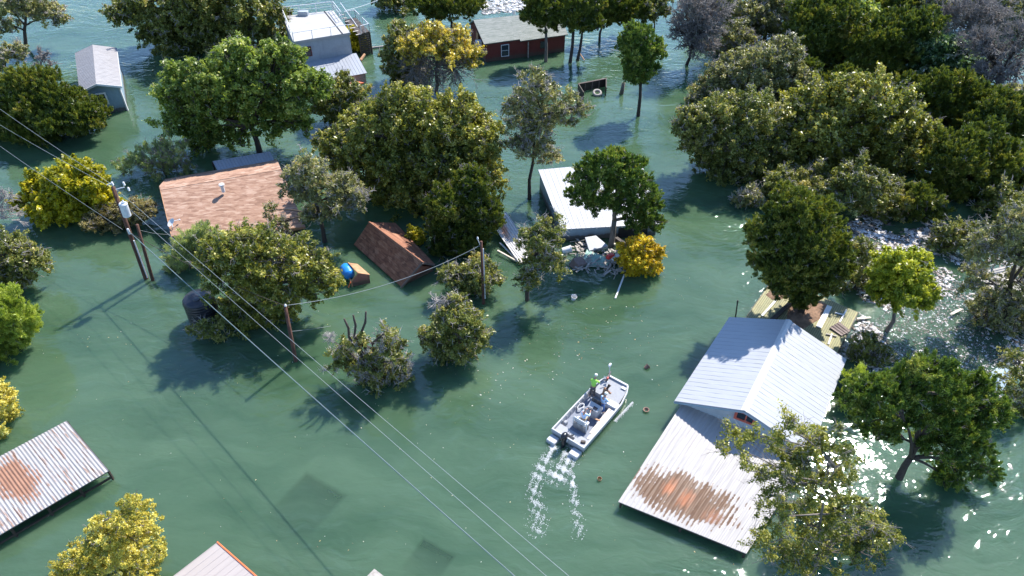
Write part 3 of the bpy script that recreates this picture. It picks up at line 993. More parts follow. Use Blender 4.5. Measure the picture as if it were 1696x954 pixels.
tree('pale feathery bush at the lower left corner of the orange-tan roof', (318, 452), [(320, 405, 24), (305, 425, 22), (345, 392, 22), (300, 445, 18), (330, 430, 20)], 'feather', name='feathery_bush', cat='bush', cov=1.0, trunk=.07)
tree('low dark oak bough hanging in the water before the black tank', (345, 575), [(345, 545, 20, -.4), (325, 550, 13, -.4), (362, 556, 14)], 'oak', name='oak_bush', cat='bush', cov=1.0, trunk=.08)
tree('dome-shaped tree with a golden crown left of the dark red house', (722, 152), [(715, 72, 32), (755, 78, 32), (690, 80, 26), (780, 95, 20), (735, 62, 26), (680, 95, 16)], 'gold', name='golden_tree', cov=.95, trunk=.22, flat=.5, bare=[(720, 110, 44), (690, 115, 36), (755, 112, 38)], fork=.3, tall=True)
tree('dull olive tree pressed against the left of the golden tree', (672, 148), [(665, 60, 24), (655, 90, 24), (672, 115, 26), (690, 135, 22), (650, 115, 16), (670, 140, 18)], 'oak', name='oak_tree', cov=.8, trunk=.16, group='oaks standing in the flood')
tree('olive juniper at the top edge left of the dark red house', (748, 48), [(735, 8, 26), (765, 15, 22), (700, 5, 24), (720, 25, 18), (780, 5, 20)], 'juniper', name='juniper_tree', cov=.9, trunk=.2, group='junipers in the flooded wood', tall=True)
tree('dark juniper with grey dead limbs right of the brown shingle roof', (768, 452), [(765, 320, 34), (795, 345, 30), (740, 345, 32), (775, 370, 34), (750, 395, 34), (805, 375, 22), (770, 420, 26), (725, 370, 20), (785, 300, 20)], 'juniper', name='juniper_tree', cov=1.0, trunk=.22, twigs=3, bare=[(722, 345, 18)], group='junipers in the flooded wood')
tree('small yellow-green juniper tip over the ridge of the brown shingle roof', (688, 412), [(688, 392, 12), (684, 384, 8), (693, 400, 10)], 'yellowgreen', name='juniper_sapling', cov=1.0, trunk=.06, size=.8)
tree('oak clump at the foot of the thin utility pole', (788, 500), [(790, 450, 24), (770, 465, 24), (810, 465, 20), (780, 485, 20), (740, 455, 16)], 'oak', name='oak_tree', cov=.9, trunk=.16, group='oaks standing in the flood')
tree('rounded oak in open water right of the dead-limbed oak', (752, 612), [(745, 530, 28), (775, 535, 28), (730, 565, 28), (765, 570, 34), (790, 560, 20), (740, 590, 22), (770, 600, 20), (712, 568, 16), (755, 505, 20)], 'oak', name='oak_tree', cov=.85, trunk=.18, twigs=.7, bare=[(722, 498, 20), (745, 500, 14)], group='oaks standing in the flood')
tree('oak with three sawn-off dead limbs rising from its crown', (612, 640), [(562, 575, 16), (588, 575, 16), (570, 600, 18), (640, 552, 14), (645, 580, 22), (610, 605, 22), (660, 620, 22), (625, 630, 24), (655, 645, 14), (590, 605, 14), (605, 560, 10), (668, 600, 12)], 'oak', name='oak_tree', cov=.85, trunk=.2, twigs=2.6, bark='dark', stubs=[(578, 558, 570, 528), (587, 556, 585, 522), (598, 552, 606, 516)], bare=[(635, 630, 20), (600, 635, 16), (675, 595, 18), (545, 560, 12), (670, 610, 14)], group='oaks standing in the flood')
# --- centre
tree('thin open oak standing left of the bright metal roof', (877, 330), [(885, 140, 26), (905, 155, 24), (945, 180, 24), (870, 175, 26), (895, 205, 26), (860, 210, 24), (925, 200, 20), (885, 240, 26), (905, 255, 18), (855, 245, 20), (960, 185, 14), (850, 180, 18)], 'greyoak', name='oak_tree', cov=.62, trunk=.17, bark='dark', group='oaks standing in the flood', tall=True)
tree('ragged oak in front of the collapsed rusty roof', (873, 498), [(888, 388, 22), (876, 402, 18), (910, 395, 20), (893, 422, 22), (874, 445, 16), (912, 430, 18), (876, 466, 17), (920, 450, 14), (925, 370, 12)], 'oak', name='oak_tree', cov=.7, trunk=.16, bark='dark', group='oaks standing in the flood', tall=True)
tree('dark green juniper growing in front of the bright metal roof', (1012, 408), [(1000, 275, 28), (1035, 285, 30), (970, 300, 26), (1055, 315, 28), (1000, 315, 30), (960, 325, 20), (1030, 340, 22), (1075, 345, 22), (1085, 370, 16), (1060, 365, 20), (985, 340, 16), (1025, 265, 16)], 'greenjuniper', name='juniper_tree', cov=.95, trunk=.26, bark='grey', group='junipers in the flooded wood', tall=True)
tree('orange-yellow bush beside the wreckage heap', (1058, 462), [(1050, 425, 22), (1072, 425, 20), (1060, 408, 16), (1045, 440, 18), (1080, 440, 14), (1065, 448, 18), (1085, 415, 10)], 'orange', name='orange_bush', cat='bush', cov=1.1, trunk=.06)
tree('single upright juniper with a straight bare trunk in open water', (1057, 192), [(1055, 62, 20), (1075, 80, 18), (1045, 75, 16), (1058, 95, 24), (1050, 115, 20), (1070, 112, 18), (1055, 128, 16), (1088, 90, 10), (1035, 70, 9)], 'greenjuniper', name='juniper_tree', cov=1.2, trunk=.2, fork=.62, group='junipers in the flooded wood', tall=True)
tree('juniper with pale trunk in front of the dark red house', (904, 102), [(890, 5, 20), (910, 15, 20), (880, 25, 17), (905, 38, 15), (925, 5, 18)], 'juniper', name='juniper_tree', cov=1.0, trunk=.2, bark='grey', fork=.6, group='junipers in the flooded wood', tall=True)
tree('tall twin juniper right of the dark red house', (944, 104), [(945, 5, 22), (965, 15, 20), (935, 30, 16), (955, 40, 16), (980, 5, 18)], 'juniper', name='juniper_tree', cov=1.1, trunk=.22, fork=.6, group='junipers in the flooded wood', tall=True)
tree('leaning juniper behind the twin juniper', (956, 100), [(975, 25, 16), (985, 40, 14), (965, 45, 12)], 'juniper', name='juniper_tree', cov=1.0, trunk=.2, fork=.55, group='junipers in the flooded wood', tall=True)
tree('forked juniper at the top edge between the twin juniper and the upright juniper', (993, 68), [(1000, 10, 20), (985, 20, 14), (1018, 20, 16), (1005, 35, 12), (1025, 5, 16)], 'juniper', name='juniper_tree', cov=1.0, trunk=.17, group='junipers in the flooded wood', tall=True)
tree('dark juniper at the top edge behind the upright juniper', (1036, 60), [(1040, 10, 20), (1055, 25, 15), (1030, 30, 14), (1068, 8, 16)], 'juniper', name='juniper_tree', cov=1.0, trunk=.18, group='junipers in the flooded wood', tall=True)
tree('thin olive tree leaning at the top edge left of the grey bare tree', (1080, 62), [(1085, 10, 14), (1098, 20, 12), (1078, 30, 10), (1100, 0, 14)], 'oak', name='oak_tree', cov=.5, trunk=.12, bark='dark', group='oaks standing in the flood', tall=True)
baretree('grey leafless tree at the top right of the open channel', (1137, 108), [(1145, 30, 38), (1165, 50, 36), (1130, 55, 28), (1180, 25, 34), (1150, 75, 26), (1175, 80, 24), (1155, 5, 34)], trunk=.22, bark='dark', twig='twig', density=1.6)
# --- right
tree('tall grey-green tree at the right bank of the channel', (1200, 190), [(1215, 125, 36), (1250, 120, 40), (1190, 150, 34), (1235, 165, 42), (1285, 100, 38), (1275, 150, 40), (1310, 130, 36), (1165, 175, 26)], 'greyoak', name='grey_green_tree', cov=1.05, trunk=.3)
tree('broad grey-green tree overhanging the right bank of the channel', (1225, 320), [(1190, 200, 42), (1240, 200, 46), (1150, 215, 32), (1200, 245, 46), (1160, 240, 30), (1260, 250, 44), (1215, 280, 38), (1140, 195, 18), (1185, 275, 26), (1250, 290, 34)], 'oak', name='grey_green_tree', cov=1.05, trunk=.32)
tree('great spreading bright olive oak at the right', (1400, 330), [(1340, 185, 44), (1390, 175, 42), (1440, 160, 40), (1480, 190, 40), (1350, 225, 50), (1420, 215, 52), (1480, 235, 44), (1310, 215, 36), (1370, 265, 46), (1440, 270, 46), (1510, 250, 34), (1320, 260, 36), (1530, 220, 24), (1290, 250, 28), (1480, 280, 34)], 'olive', name='oak_tree', cov=1.1, trunk=.4, group='oaks standing in the flood')
tree('green oak bough mass below the great spreading oak', (1440, 400), [(1440, 320, 36), (1400, 320, 34), (1480, 330, 30), (1455, 355, 26), (1420, 295, 30)], 'oak', name='oak_tree', cov=1.0, trunk=.22, group='oaks standing in the flood')
tree('olive juniper rising behind the timber deck of the white-roofed house', (1325, 522), [(1300, 470, 26), (1345, 475, 26), (1320, 492, 20), (1265, 445, 22), (1388, 425, 20), (1372, 455, 24), (1400, 445, 16), (1355, 415, 26), (1320, 345, 34), (1290, 365, 30), (1350, 365, 32), (1270, 395, 30), (1320, 390, 40), (1365, 400, 32), (1300, 425, 34), (1345, 430, 34), (1385, 420, 22), (1320, 455, 26), (1250, 385, 18), (1290, 445, 20), (1380, 445, 20)], 'juniper', name='juniper_tree', cov=1.05, trunk=.26, group='junipers in the flooded wood', tall=True)
tree('round lime-green tree amid the pale debris', (1468, 548), [(1485, 445, 30), (1465, 460, 26), (1515, 440, 24), (1495, 475, 32), (1525, 480, 22), (1460, 485, 20), (1525, 505, 16), (1490, 500, 18), (1540, 495, 12), (1445, 470, 12)], 'lime', name='lime_green_tree', cov=.9, trunk=.16, tall=True)
tree('large dark green juniper with forked trunk in the lower right', (1489, 792), [(1420, 655, 30), (1460, 650, 34), (1440, 690, 32), (1500, 640, 34), (1550, 625, 34), (1590, 650, 36), (1530, 680, 40), (1580, 695, 38), (1630, 680, 30), (1620, 640, 24), (1655, 690, 16), (1560, 730, 34), (1610, 735, 28), (1470, 720, 22), (1585, 780, 26), (1560, 800, 18), (1630, 765, 16), (1640, 785, 12), (1520, 610, 16)], 'greenjuniper', name='juniper_tree', cov=1.05, trunk=.22, fork=.32, group='junipers in the flooded wood', tall=True)
tree('open golden-olive oak hanging over the rust-stained carport roof', (1345, 985), [(1300, 705, 26), (1255, 722, 20), (1345, 735, 30), (1215, 740, 24), (1380, 735, 24), (1405, 760, 20), (1310, 765, 30), (1275, 800, 26), (1330, 810, 34), (1380, 800, 26), (1290, 855, 30), (1340, 870, 36), (1400, 850, 30), (1440, 870, 28), (1375, 910, 34), (1310, 920, 34), (1430, 915, 28), (1470, 890, 18), (1240, 780, 14), (1265, 905, 22)], 'olive', name='oak_tree', cov=.42, trunk=.11, twigs=1.6, size=.8, group='oaks standing in the flood', tall=True)
tree('grey-green oak at the right edge before the broken walkway', (1665, 590), [(1655, 395, 32), (1625, 420, 28), (1690, 365, 28), (1685, 425, 30), (1615, 455, 22), (1690, 470, 30), (1640, 500, 26), (1675, 515, 32), (1625, 520, 22), (1650, 545, 26), (1690, 560, 30), (1660, 570, 22), (1700, 395, 24), (1600, 475, 14)], 'greyoak', name='oak_tree', cov=.75, trunk=.24, bark='dark', group='oaks standing in the flood')
tree('pale willow bush between the white-roofed house and the large dark juniper', (1418, 690), [(1415, 640, 22), (1405, 665, 18), (1430, 625, 16), (1425, 655, 18)], 'willow', name='willow_bush', cat='bush', cov=.9, trunk=.07, size=.8)
tree('shaded small oak at the back corner of the white-roofed house', (1432, 605), [(1430, 570, 20), (1450, 590, 20), (1420, 590, 16), (1455, 565, 12)], 'oak', name='oak_tree', cov=.7, trunk=.12, group='oaks standing in the flood')
# --- wooded top right
JUN = 'junipers in the flooded wood'
tree('tall dark juniper in the wood left of the glossy-leaved tree at the top', (1372, 165), [(1350, 25, 32), (1375, 40, 36), (1340, 60, 34), (1365, 85, 40), (1385, 110, 34), (1340, 105, 30), (1395, 20, 24)], 'juniper', name='juniper_tree', cov=1.0, trunk=.25, group=JUN)
tree('bright green broadleaf crown between dark junipers at the top', (1415, 90), [(1415, 22, 26), (1430, 40, 24), (1400, 50, 22), (1412, 5, 22)], 'pecan', name='broadleaf_tree', cov=1.0, trunk=.2)
tree('broad dark juniper in the middle of the top right wood', (1455, 160), [(1450, 65, 34), (1480, 55, 34), (1425, 95, 32), (1460, 105, 36), (1495, 85, 30), (1520, 50, 28), (1435, 125, 26), (1540, 35, 20), (1480, 125, 24)], 'juniper', name='juniper_tree', cov=1.15, trunk=.25, group=JUN)
tree('glossy pale-leaved tree shining among dark junipers', (1560, 165), [(1545, 85, 28), (1580, 95, 28), (1560, 115, 28), (1605, 110, 22), (1530, 115, 20), (1595, 130, 20), (1535, 75, 16)], 'glossy', name='glossy_leaved_tree', cov=1.0, trunk=.2)
tree('dark juniper below the glossy-leaved tree', (1570, 225), [(1550, 150, 30), (1590, 155, 32), (1565, 180, 34), (1620, 165, 28), (1540, 180, 26), (1600, 190, 30), (1640, 175, 24)], 'juniper', name='juniper_tree', cov=1.1, trunk=.24, group=JUN)
tree('olive juniper at the right edge of the wood', (1660, 260), [(1660, 180, 28), (1690, 200, 30), (1640, 210, 28), (1680, 235, 26)], 'juniper', name='juniper_tree', cov=1.0, trunk=.22, group=JUN)
tree('spreading dark juniper right of the great spreading oak', (1590, 360), [(1590, 250, 40), (1630, 240, 36), (1560, 275, 34), (1615, 285, 42), (1660, 270, 36), (1580, 310, 34), (1640, 320, 32), (1690, 300, 36), (1550, 310, 22)], 'juniper', name='juniper_tree', cov=.95, trunk=.28, group=JUN)
baretree('grey bare tree with forked dark trunk at the right edge of the wood', (1650, 150), [(1640, 85, 38), (1670, 95, 36), (1690, 65, 36), (1655, 120, 26), (1620, 70, 28), (1685, 120, 26)], trunk=.24, bark='dark', twig='twig', density=1.5)
baretree('grey bare tree at the very top right of the wood', (1610, 80), [(1590, 25, 34), (1625, 20, 34), (1605, 45, 28), (1570, 30, 26), (1650, 30, 30)], trunk=.2, bark='grey', twig='twig', density=1.5)
tree('pale olive tree in the top right corner', (1680, 75), [(1660, 15, 28), (1690, 25, 30), (1675, 45, 22), (1640, 5, 22)], 'greyoak', name='oak_tree', cov=.8, trunk=.2, twigs=2, group='oaks standing in the flood')
tree('grey-leaved tree at the top edge between the bare tree and the dark wood', (1265, 85), [(1260, 20, 32), (1290, 30, 32), (1235, 40, 28), (1275, 60, 32), (1300, 5, 28), (1225, 10, 26), (1305, 65, 22)], 'greyoak', name='grey_leaved_tree', cov=.95, trunk=.25, twigs=1.6)
tree('grey-green tree at the top edge left of the tall dark juniper', (1335, 70), [(1325, 10, 26), (1320, 40, 22), (1345, -5, 24)], 'feather', name='grey_green_tree', cov=.9, trunk=.18)
tree('dark juniper at the top edge in the back of the wood', (1500, 40), [(1480, 8, 26), (1510, 5, 26), (1535, 8, 24), (1460, 15, 20)], 'juniper', name='juniper_tree', cov=1.1, trunk=.2, group=JUN)
tree('dark juniper in shade at the right bank above the olive juniper', (1530, 400), [(1520, 330, 24), (1545, 350, 22), (1505, 355, 22)], 'juniper', name='juniper_tree', cov=.8, trunk=.18, group=JUN)
tree('dim oak under the right edge of the wood by the white boards', (1655, 395), [(1660, 330, 26), (1685, 345, 24), (1640, 350, 20)], 'oak', name='oak_tree', cov=.6, trunk=.2, bark='dark', group='oaks standing in the flood')
tree('shaded oak at the lower right edge below the broken walkway', (1690, 720), [(1690, 640, 26), (1700, 670, 28), (1680, 600, 22)], 'oak', name='oak_tree', cov=.7, trunk=.18, group='oaks standing in the flood')

tree('grey tree between the bare tree and the tall grey-green tree', (1222, 112), [(1215, 60, 26), (1235, 82, 24), (1205, 85, 18)], 'greyoak', name='grey_leaved_tree', cov=.9, trunk=.18, twigs=2)
tree('shaded juniper squeezed behind the great spreading oak', (1335, 205), [(1330, 130, 26), (1352, 155, 26), (1318, 160, 22)], 'juniper', name='juniper_tree', cov=1.1, trunk=.2, group=JUN)
tree('dim juniper between the tall dark juniper and the broad dark juniper', (1402, 190), [(1398, 140, 26), (1425, 150, 26), (1410, 165, 24)], 'juniper', name='juniper_tree', cov=1.1, trunk=.2, group=JUN)
tree('dim juniper left below the glossy-leaved tree', (1502, 215), [(1500, 150, 28), (1482, 165, 24), (1520, 172, 26)], 'juniper', name='juniper_tree', cov=1.1, trunk=.2, group=JUN)
tree('grey-green tree at the top edge left of the topmost bare tree', (1560, 70), [(1552, 28, 26), (1575, 12, 26), (1545, 8, 24)], 'greyoak', name='grey_leaved_tree', cov=.9, trunk=.18, twigs=2)
tree('olive juniper at the top edge behind the topmost bare tree', (1632, 75), [(1632, 22, 24), (1612, 8, 24), (1648, 40, 20)], 'juniper', name='juniper_tree', cov=1.0, trunk=.18, group=JUN)
tree('dark oak in the shade under the left half of the great spreading oak', (1335, 375), [(1345, 300, 30), (1320, 315, 28), (1295, 305, 26), (1370, 320, 26), (1280, 320, 18)], 'oak', name='oak_tree', cov=1.0, trunk=.2, group='oaks standing in the flood')
tree('small grey bush at the water edge under the broad grey-green tree', (1245, 352), [(1240, 325, 17), (1225, 335, 13), (1255, 335, 13)], 'greyoak', name='grey_bush', cat='bush', cov=.9, trunk=.07)
tree('dim juniper at the right edge under the spreading dark juniper', (1688, 330), [(1690, 255, 26), (1700, 285, 26), (1680, 275, 20)], 'juniper', name='juniper_tree', cov=1.0, trunk=.2, group=JUN)
baretree('grey leafless tree at the right edge beside the glossy-leaved tree', (1640, 165), [(1625, 125, 24), (1650, 140, 22), (1660, 120, 22)], trunk=.16, bark='dark', twig='twig', density=1.4)

tree('grey-green tree filling the right edge below the bare trees', (1690, 235), [(1685, 165, 26), (1700, 190, 28), (1672, 195, 22)], 'greyoak', name='grey_leaved_tree', cov=.9, trunk=.18, twigs=1.5)
tree('shaded oak between the round lime-green tree and the spreading dark juniper', (1565, 430), [(1570, 385, 22), (1590, 400, 24), (1555, 408, 20), (1610, 390, 20)], 'oak', name='oak_tree', cov=.6, trunk=.16, bark='dark', group='oaks standing in the flood')
tree('sparse oak left of the round lime-green tree behind the deck', (1415, 500), [(1418, 430, 22), (1435, 455, 22), (1410, 470, 20), (1440, 485, 18), (1425, 410, 18)], 'oak', name='oak_tree', cov=.6, trunk=.16, bark='dark', group='oaks standing in the flood')

tree('grey-green tree at the top edge right of the grey leafless tree by the channel', (1200, 70), [(1195, 12, 26), (1215, 30, 24), (1180, 0, 24)], 'greyoak', name='grey_leaved_tree', cov=.9, trunk=.18, twigs=2)
tree('dark oak at the top edge between the grey house and the top olive juniper', (655, 30), [(650, 0, 22), (668, 8, 20), (635, -5, 20)], 'oak', name='oak_tree', cov=.9, trunk=.16, group='oaks standing in the flood')

# ------------------------------------------------------------------ buildings
def lerp(a, b, t): return np.asarray(a, float) * (1 - t) + np.asarray(b, float) * t


def gable_walls(R0, R1, L0, L1, Q0, Q1, ov=.1, end=.04, drop=.09, bottom=-2.5):
    """pentagon walls under a gable roof; 0 and 1 are its two ends"""
    mb = MB()
    vs = []
    for a, b, (r, l, q), (r2, l2, q2) in ((0, 1, (R0, L0, Q0), (R1, L1, Q1)), (1, 0, (R1, L1, Q1), (R0, L0, Q0))):
        rr, ll, qq = lerp(r, r2, end), lerp(l, l2, end), lerp(q, q2, end)
        lt = lerp(ll, rr, ov) - A(0, 0, drop); qt = lerp(qq, rr, ov) - A(0, 0, drop); rt = rr - A(0, 0, drop)
        vs += [A(lt[0], lt[1], bottom), lt, rt, qt, A(qt[0], qt[1], bottom)]
    mb.add(vs, [(0, 1, 2, 3, 4), (9, 8, 7, 6, 5), (0, 5, 6, 1), (1, 6, 7, 2), (2, 7, 8, 3), (3, 8, 9, 4)])
    return mb, vs


def window(parent, c, right, w, h, n, frame, name='window', bar=True, fw=.08):
    """c centre on the wall, right: along the wall, n: out of the wall"""
    right = nrm(right); n = nrm(n); up = nrm(np.cross(n, right)); up = up if up[2] > 0 else -up
    mb = MB()
    rot = np.stack([right, n, up], 1)
    for s in (-1, 1):
        mb.box(c + right * s * (w / 2), (fw, .09, h + fw), rot)
        mb.box(c + up * s * (h / 2), (w - fw, .09, fw), rot)
    if bar: mb.box(c, (w - fw, .06, .045), rot)
    f = mb.build(name, frame, parent)
    g = MB(); g.box(c - n * .012, (w - .02, .03, h - .02), rot)
    g.build('pane', M['glass'], f)
    return f


# --- white-roofed house (right of centre)
r0, r1 = at(1307, 530, 3.2), at(1233, 680, 3.2)
l0, l1 = at(1208, 525, 1.6), at(1117, 664, 1.6)
q0, q1 = at(1402, 595, 1.6), at(1341, 752, 1.6)
h = thing('house', 'flooded house with a big white metal gable roof, tree shadow across its back end', 'house', A((r0[0] + r1[0]) / 2, (r0[1] + r1[1]) / 2, 0))
mb = MB()
mb.panel(l0, l1, r1, r0, .42, .010, .05, 'rib', .012, 1)
mb.panel(q1, q0, r0, r1, .42, .010, .05, 'rib', .012, 2)
rf = mb.build('roof', M['white_metal'], h)
mb = MB()
ax = nrm(r1 - r0)
e0, e1 = r0 - ax * .02, r1 + ax * .02
for s0, s1 in ((l0, l1), (q0, q1)):
    d = nrm((s0 - r0)); up = A(0, 0, .045)
    mb.slab([e0 + up, e1 + up, e1 + d * .23 + up * .9, e0 + d * .23 + up * .9], .015, False)
mb.build('ridge_cap', M['ridge_white'], rf)
mb, wv = gable_walls(r0, r1, l0, l1, q0, q1, .07, .045)
mb.build('wall', M['pale_siding'], h)
for a, b in ((l1, r1), (r1, q1), (l0, r0), (r0, q0)):
    off = A(0, 0, -.15)
    mb = MB(); mb.bar(a + off, b + off, .04, .16); mb.build('fascia', M['blue_siding'], h)
fr = lerp(r1, r0, .045); gn = nrm(A(r1[0] - r0[0], r1[1] - r0[1], 0))
wl, wq = lerp(lerp(l1, l0, .045), fr, .07), lerp(lerp(q1, q0, .045), fr, .07)
wr = nrm(wq - wl)
wf = window(h, A(fr[0], fr[1], 2.25) + wr * .12 + gn * .05, wr, 1.15, .72, gn, M['red_paint'], bar=False, fw=.17)
mb = MB(); rot = np.stack([wr, gn, A(0, 0, 1)], 1)
mb.box(A(fr[0], fr[1], 2.25) + wr * .18 + gn * .075, (.08, .05, .55), rot)
mb.build('mullion', M['red_paint'], wf)
# --- carport roof in front of it
c0, c1, c2, c3 = at(1130, 668, 1.15), at(1024, 831, .62), at(1236, 917, .62), at(1345, 752, 1.15)
h = thing('carport', 'low white ribbed carport roof with an orange rust patch, joined to the white-roofed house', 'carport', A((c1[0] + c2[0]) / 2, (c1[1] + c2[1]) / 2, 0))
mb = MB(); mb.panel(c1, c2, c3, c0, .26, .022, .05, 'wave', .015, 3)
mb.build('roof', M['carport'], h)
mb = MB()
i1, i2, i3, i0 = [lerp(p, (c0 + c1 + c2 + c3) / 4, .03) - A(0, 0, .16) for p in (c1, c2, c3, c0)]
for a, b in ((i1, i2), (i0, i1), (i2, i3)):
    mb.bar(a, b, .1, .2)
mb.build('roof_beam', M['dark_wood'], h)
for p in (i1, lerp(i1, i2, .5), i2, lerp(i0, i1, .5), lerp(i2, i3, .5)):
    mb = MB(); mb.bar(A(p[0], p[1], -2.5), p, .12); mb.build('post', M['dark_wood'], h)

# --- rusty dock roof, left
d0, d1, d2, d3 = at(-150, 858, 1.35), at(110, 697, 1.35), at(180, 780, 1.0), at(-60, 921, 1.0)
# keep it a parallelogram
d0 = d1 + (d3 - d2)
h = thing('boat_dock', 'boat dock at the left edge under a rust-streaked corrugated roof', 'dock', A(d2[0] - 3, d2[1], 0))
mb = MB(); mb.panel(d0, d1, d2, d3, .19, .022, .04, 'wave', .01, 4)
mb.build('roof', M['dock_roof'], h)
i0, i1, i2, i3 = [p - A(0, 0, .14) for p in (d0, d1, lerp(d2, d1, .03), lerp(d3, d0, .03))]
mb = MB()
mb.bar(i0, i1, .08, .14); mb.bar(i3, i2, .08, .14); mb.bar(i1, i2, .08, .14)
mb.bar(A(i3[0], i3[1], .25), A(i2[0], i2[1], .25), .1, .12)
mb.build('frame', M['dark_wood'], h)
for t in (0, .22, .45, .7, 1):
    for a, b in ((i2, i3), (i1, i0)):
        p = lerp(a, b, t); mb = MB(); mb.bar(A(p[0], p[1], -2.5), p, .11); mb.build('post', M['dark_wood'], h)
mb = MB(); q = lerp(d2, d3, .02)
mb.tube([A(q[0] - .9, q[1] + .1, .28), A(q[0], q[1], .62)], .02, 5); mb.build('brace', M['steel'], h)
mb = MB(); mb.tube([at(44, 873, .04), at(81, 853, .05)], .05, 8)
tag(mb.build('white_pole', M['white_paint']), 'white pole floating beside the rusty dock roof', 'pole')

# --- pale roof at the bottom edge
e1, e2 = at(360, 898, 1.6), at(425, 955, 1.6); e0 = at(278, 955, 1.6)
dv = (e2 - e1) * 3.0; dl = nrm(e0 - e1) * 5.5
h = thing('boathouse', 'pale pinkish ribbed roof peeking up at the bottom edge', 'building', A(e1[0], e1[1] - 3, 0))
mb = MB(); mb.panel(e1, e1 + dv, e1 + dv + dl - A(0, 0, .5), e1 + dl - A(0, 0, .5), .4, .02, .05, 'rib', .008, 5)
mb.build('roof', M['pale_roof'], h)
mb = MB(); up = A(0, 0, .02)
mb.bar(e1 + up, e1 + dv + up, .07, .06); mb.build('edge_trim', M['orange_hull'], h)
mb = MB()
P = [lerp(p, e1 + dv / 2 + dl / 2, .05) - A(0, 0, .12) for p in (e1, e1 + dv, e1 + dv + dl - A(0, 0, .5), e1 + dl - A(0, 0, .5))]
mb.add([A(p[0], p[1], -2.5) for p in P] + P, [(0, 1, 5, 4), (1, 2, 6, 5), (2, 3, 7, 6), (3, 0, 4, 7), (4, 5, 6, 7)])
mb.build('wall', M['grey_wood'], h)
e1, e2, e0 = at(620, 942, 1.2), at(638, 956, 1.2), at(604, 958, 1.2)
h = thing('small_roof', 'grey corner of a board roof just showing at the bottom edge centre', 'roof', A(e1[0], e1[1] - 1.5, 0))
mb = MB(); dv = nrm(e2 - e1) * 3; dl = nrm(e0 - e1) * 3
mb.slab([e1, e1 + dv, e1 + dv + dl, e1 + dl], .12); mb.build('roof', M['grey_wood'], h)
mb = MB(); mb.box(e1 + (dv + dl) / 2 - A(0, 0, 1.9), (2.0, 2.0, 3.4), rotm((0, 0, 1), math.atan2(dv[1], dv[0]))); mb.build('wall', M['grey_wood'], h)

# --- drowned roofs below the surface
for lab, pts in (('drowned roof showing dark under the water at the lower left', [(513, 786), (584, 828), (500, 905), (425, 858)]),
                 ('drowned roof corner under the water at the bottom centre', [(703, 892), (760, 925), (715, 985), (655, 945)])):
    p = [at(x, y, -.3) for x, y in pts]
    h = thing('drowned_roof', lab, 'roof', p[0] * .5 + p[2] * .5)
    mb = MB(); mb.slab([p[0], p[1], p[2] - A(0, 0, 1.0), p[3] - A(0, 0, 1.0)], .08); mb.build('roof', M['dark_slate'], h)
    mb = MB(); c = sum(p) / 4
    pp = [lerp(x, c, .1) - A(0, 0, .1) for x in (p[0], p[1], p[2] - A(0, 0, 1), p[3] - A(0, 0, 1))]
    mb.add([A(x[0], x[1], -3.1) for x in pp] + pp, [(0, 1, 5, 4), (1, 2, 6, 5), (2, 3, 7, 6), (3, 0, 4, 7)]); mb.build('wall', M['grey_wall'], h)

# --- blue-grey shed, upper left
R0, R1 = at(153, 74, 3.9), at(159, 139, 3.9)
L0, L1 = at(124, 88, 3.0), at(132, 153, 3.0)
Q0, Q1 = at(193, 79, 3.0), at(201, 143, 3.0)
h = thing('shed', 'small blue-grey clapboard shed with a grey ribbed gable roof and one window', 'shed', A((R0[0] + R1[0]) / 2, (R0[1] + R1[1]) / 2, 0))
mb = MB(); mb.panel(L0, L1, R1, R0, .4, .02, .06, 'rib', .01, 6); mb.panel(Q1, Q0, R0, R1, .4, .02, .06, 'rib', .01, 7)
mb.build('roof', M['shed_roof'], h)
mb, wv = gable_walls(R0, R1, L0, L1, Q0, Q1, .12, .03)
mb.build('wall', M['blue_siding'], h)
mb = MB()
for a, b in ((L1, R1), (R1, Q1)): mb.bar(a - A(0, 0, .09), b - A(0, 0, .09), .06, .2)
mb.bar(Q0 - A(0, 0, .1), Q1 - A(0, 0, .1), .07, .16)
mb.build('fascia', M['white_paint'], h)
mb = MB(); mb.bar(A(wv[8][0], wv[8][1], -1), wv[8] - A(0, 0, .05), .16); mb.build('corner_board', M['white_paint'], h)
gn = nrm(A(R1[0] - R0[0], R1[1] - R0[1], 0)); rr = lerp(R1, R0, .03); wr = nrm(A(*(wv[8] - wv[6])) * A(1, 1, 0))
window(h, A(rr[0], rr[1], 2.0) + gn * .04 - wr * .05, wr, 1.0, 1.25, gn, M['white_paint'], bar=False, fw=.16)

# --- grey house with a roof deck
Z = 4.6
a0, a1, a2, a3 = at(468, 27, Z), at(552, 17, Z), at(580, 54, Z), at(486, 69, Z)
h = thing('house', 'grey house with a flat white roof deck and railings at the top', 'house', A((a0[0] + a2[0]) / 2, (a0[1] + a2[1]) / 2, 0))
mb = MB(); mb.slab([a0, a1, a2, a3], .28); dk = mb.build('roof_deck', M['deck_top'], h)
cen = (a0 + a1 + a2 + a3) / 4
mb = MB(); P = [lerp(p, cen, .03) - A(0, 0, .27) for p in (a0, a1, a2, a3)]
mb.add([A(p[0], p[1], -2.5) for p in P] + P, [(0, 1, 5, 4), (1, 2, 6, 5), (2, 3, 7, 6), (3, 0, 4, 7)])
mb.build('wall', M['grey_wall'], h)
wn = nrm(A((a3 - a0)[0], (a3 - a0)[1], 0)); wr = nrm(A(*(a2 - a3)) * A(1, 1, 0))
window(h, A(*lerp(P[3], P[2], .17)) * A(1, 1, 0) + A(0, 0, 3.1) + wn * .06, wr, 1.3, 1.1, wn, M['red_siding'])


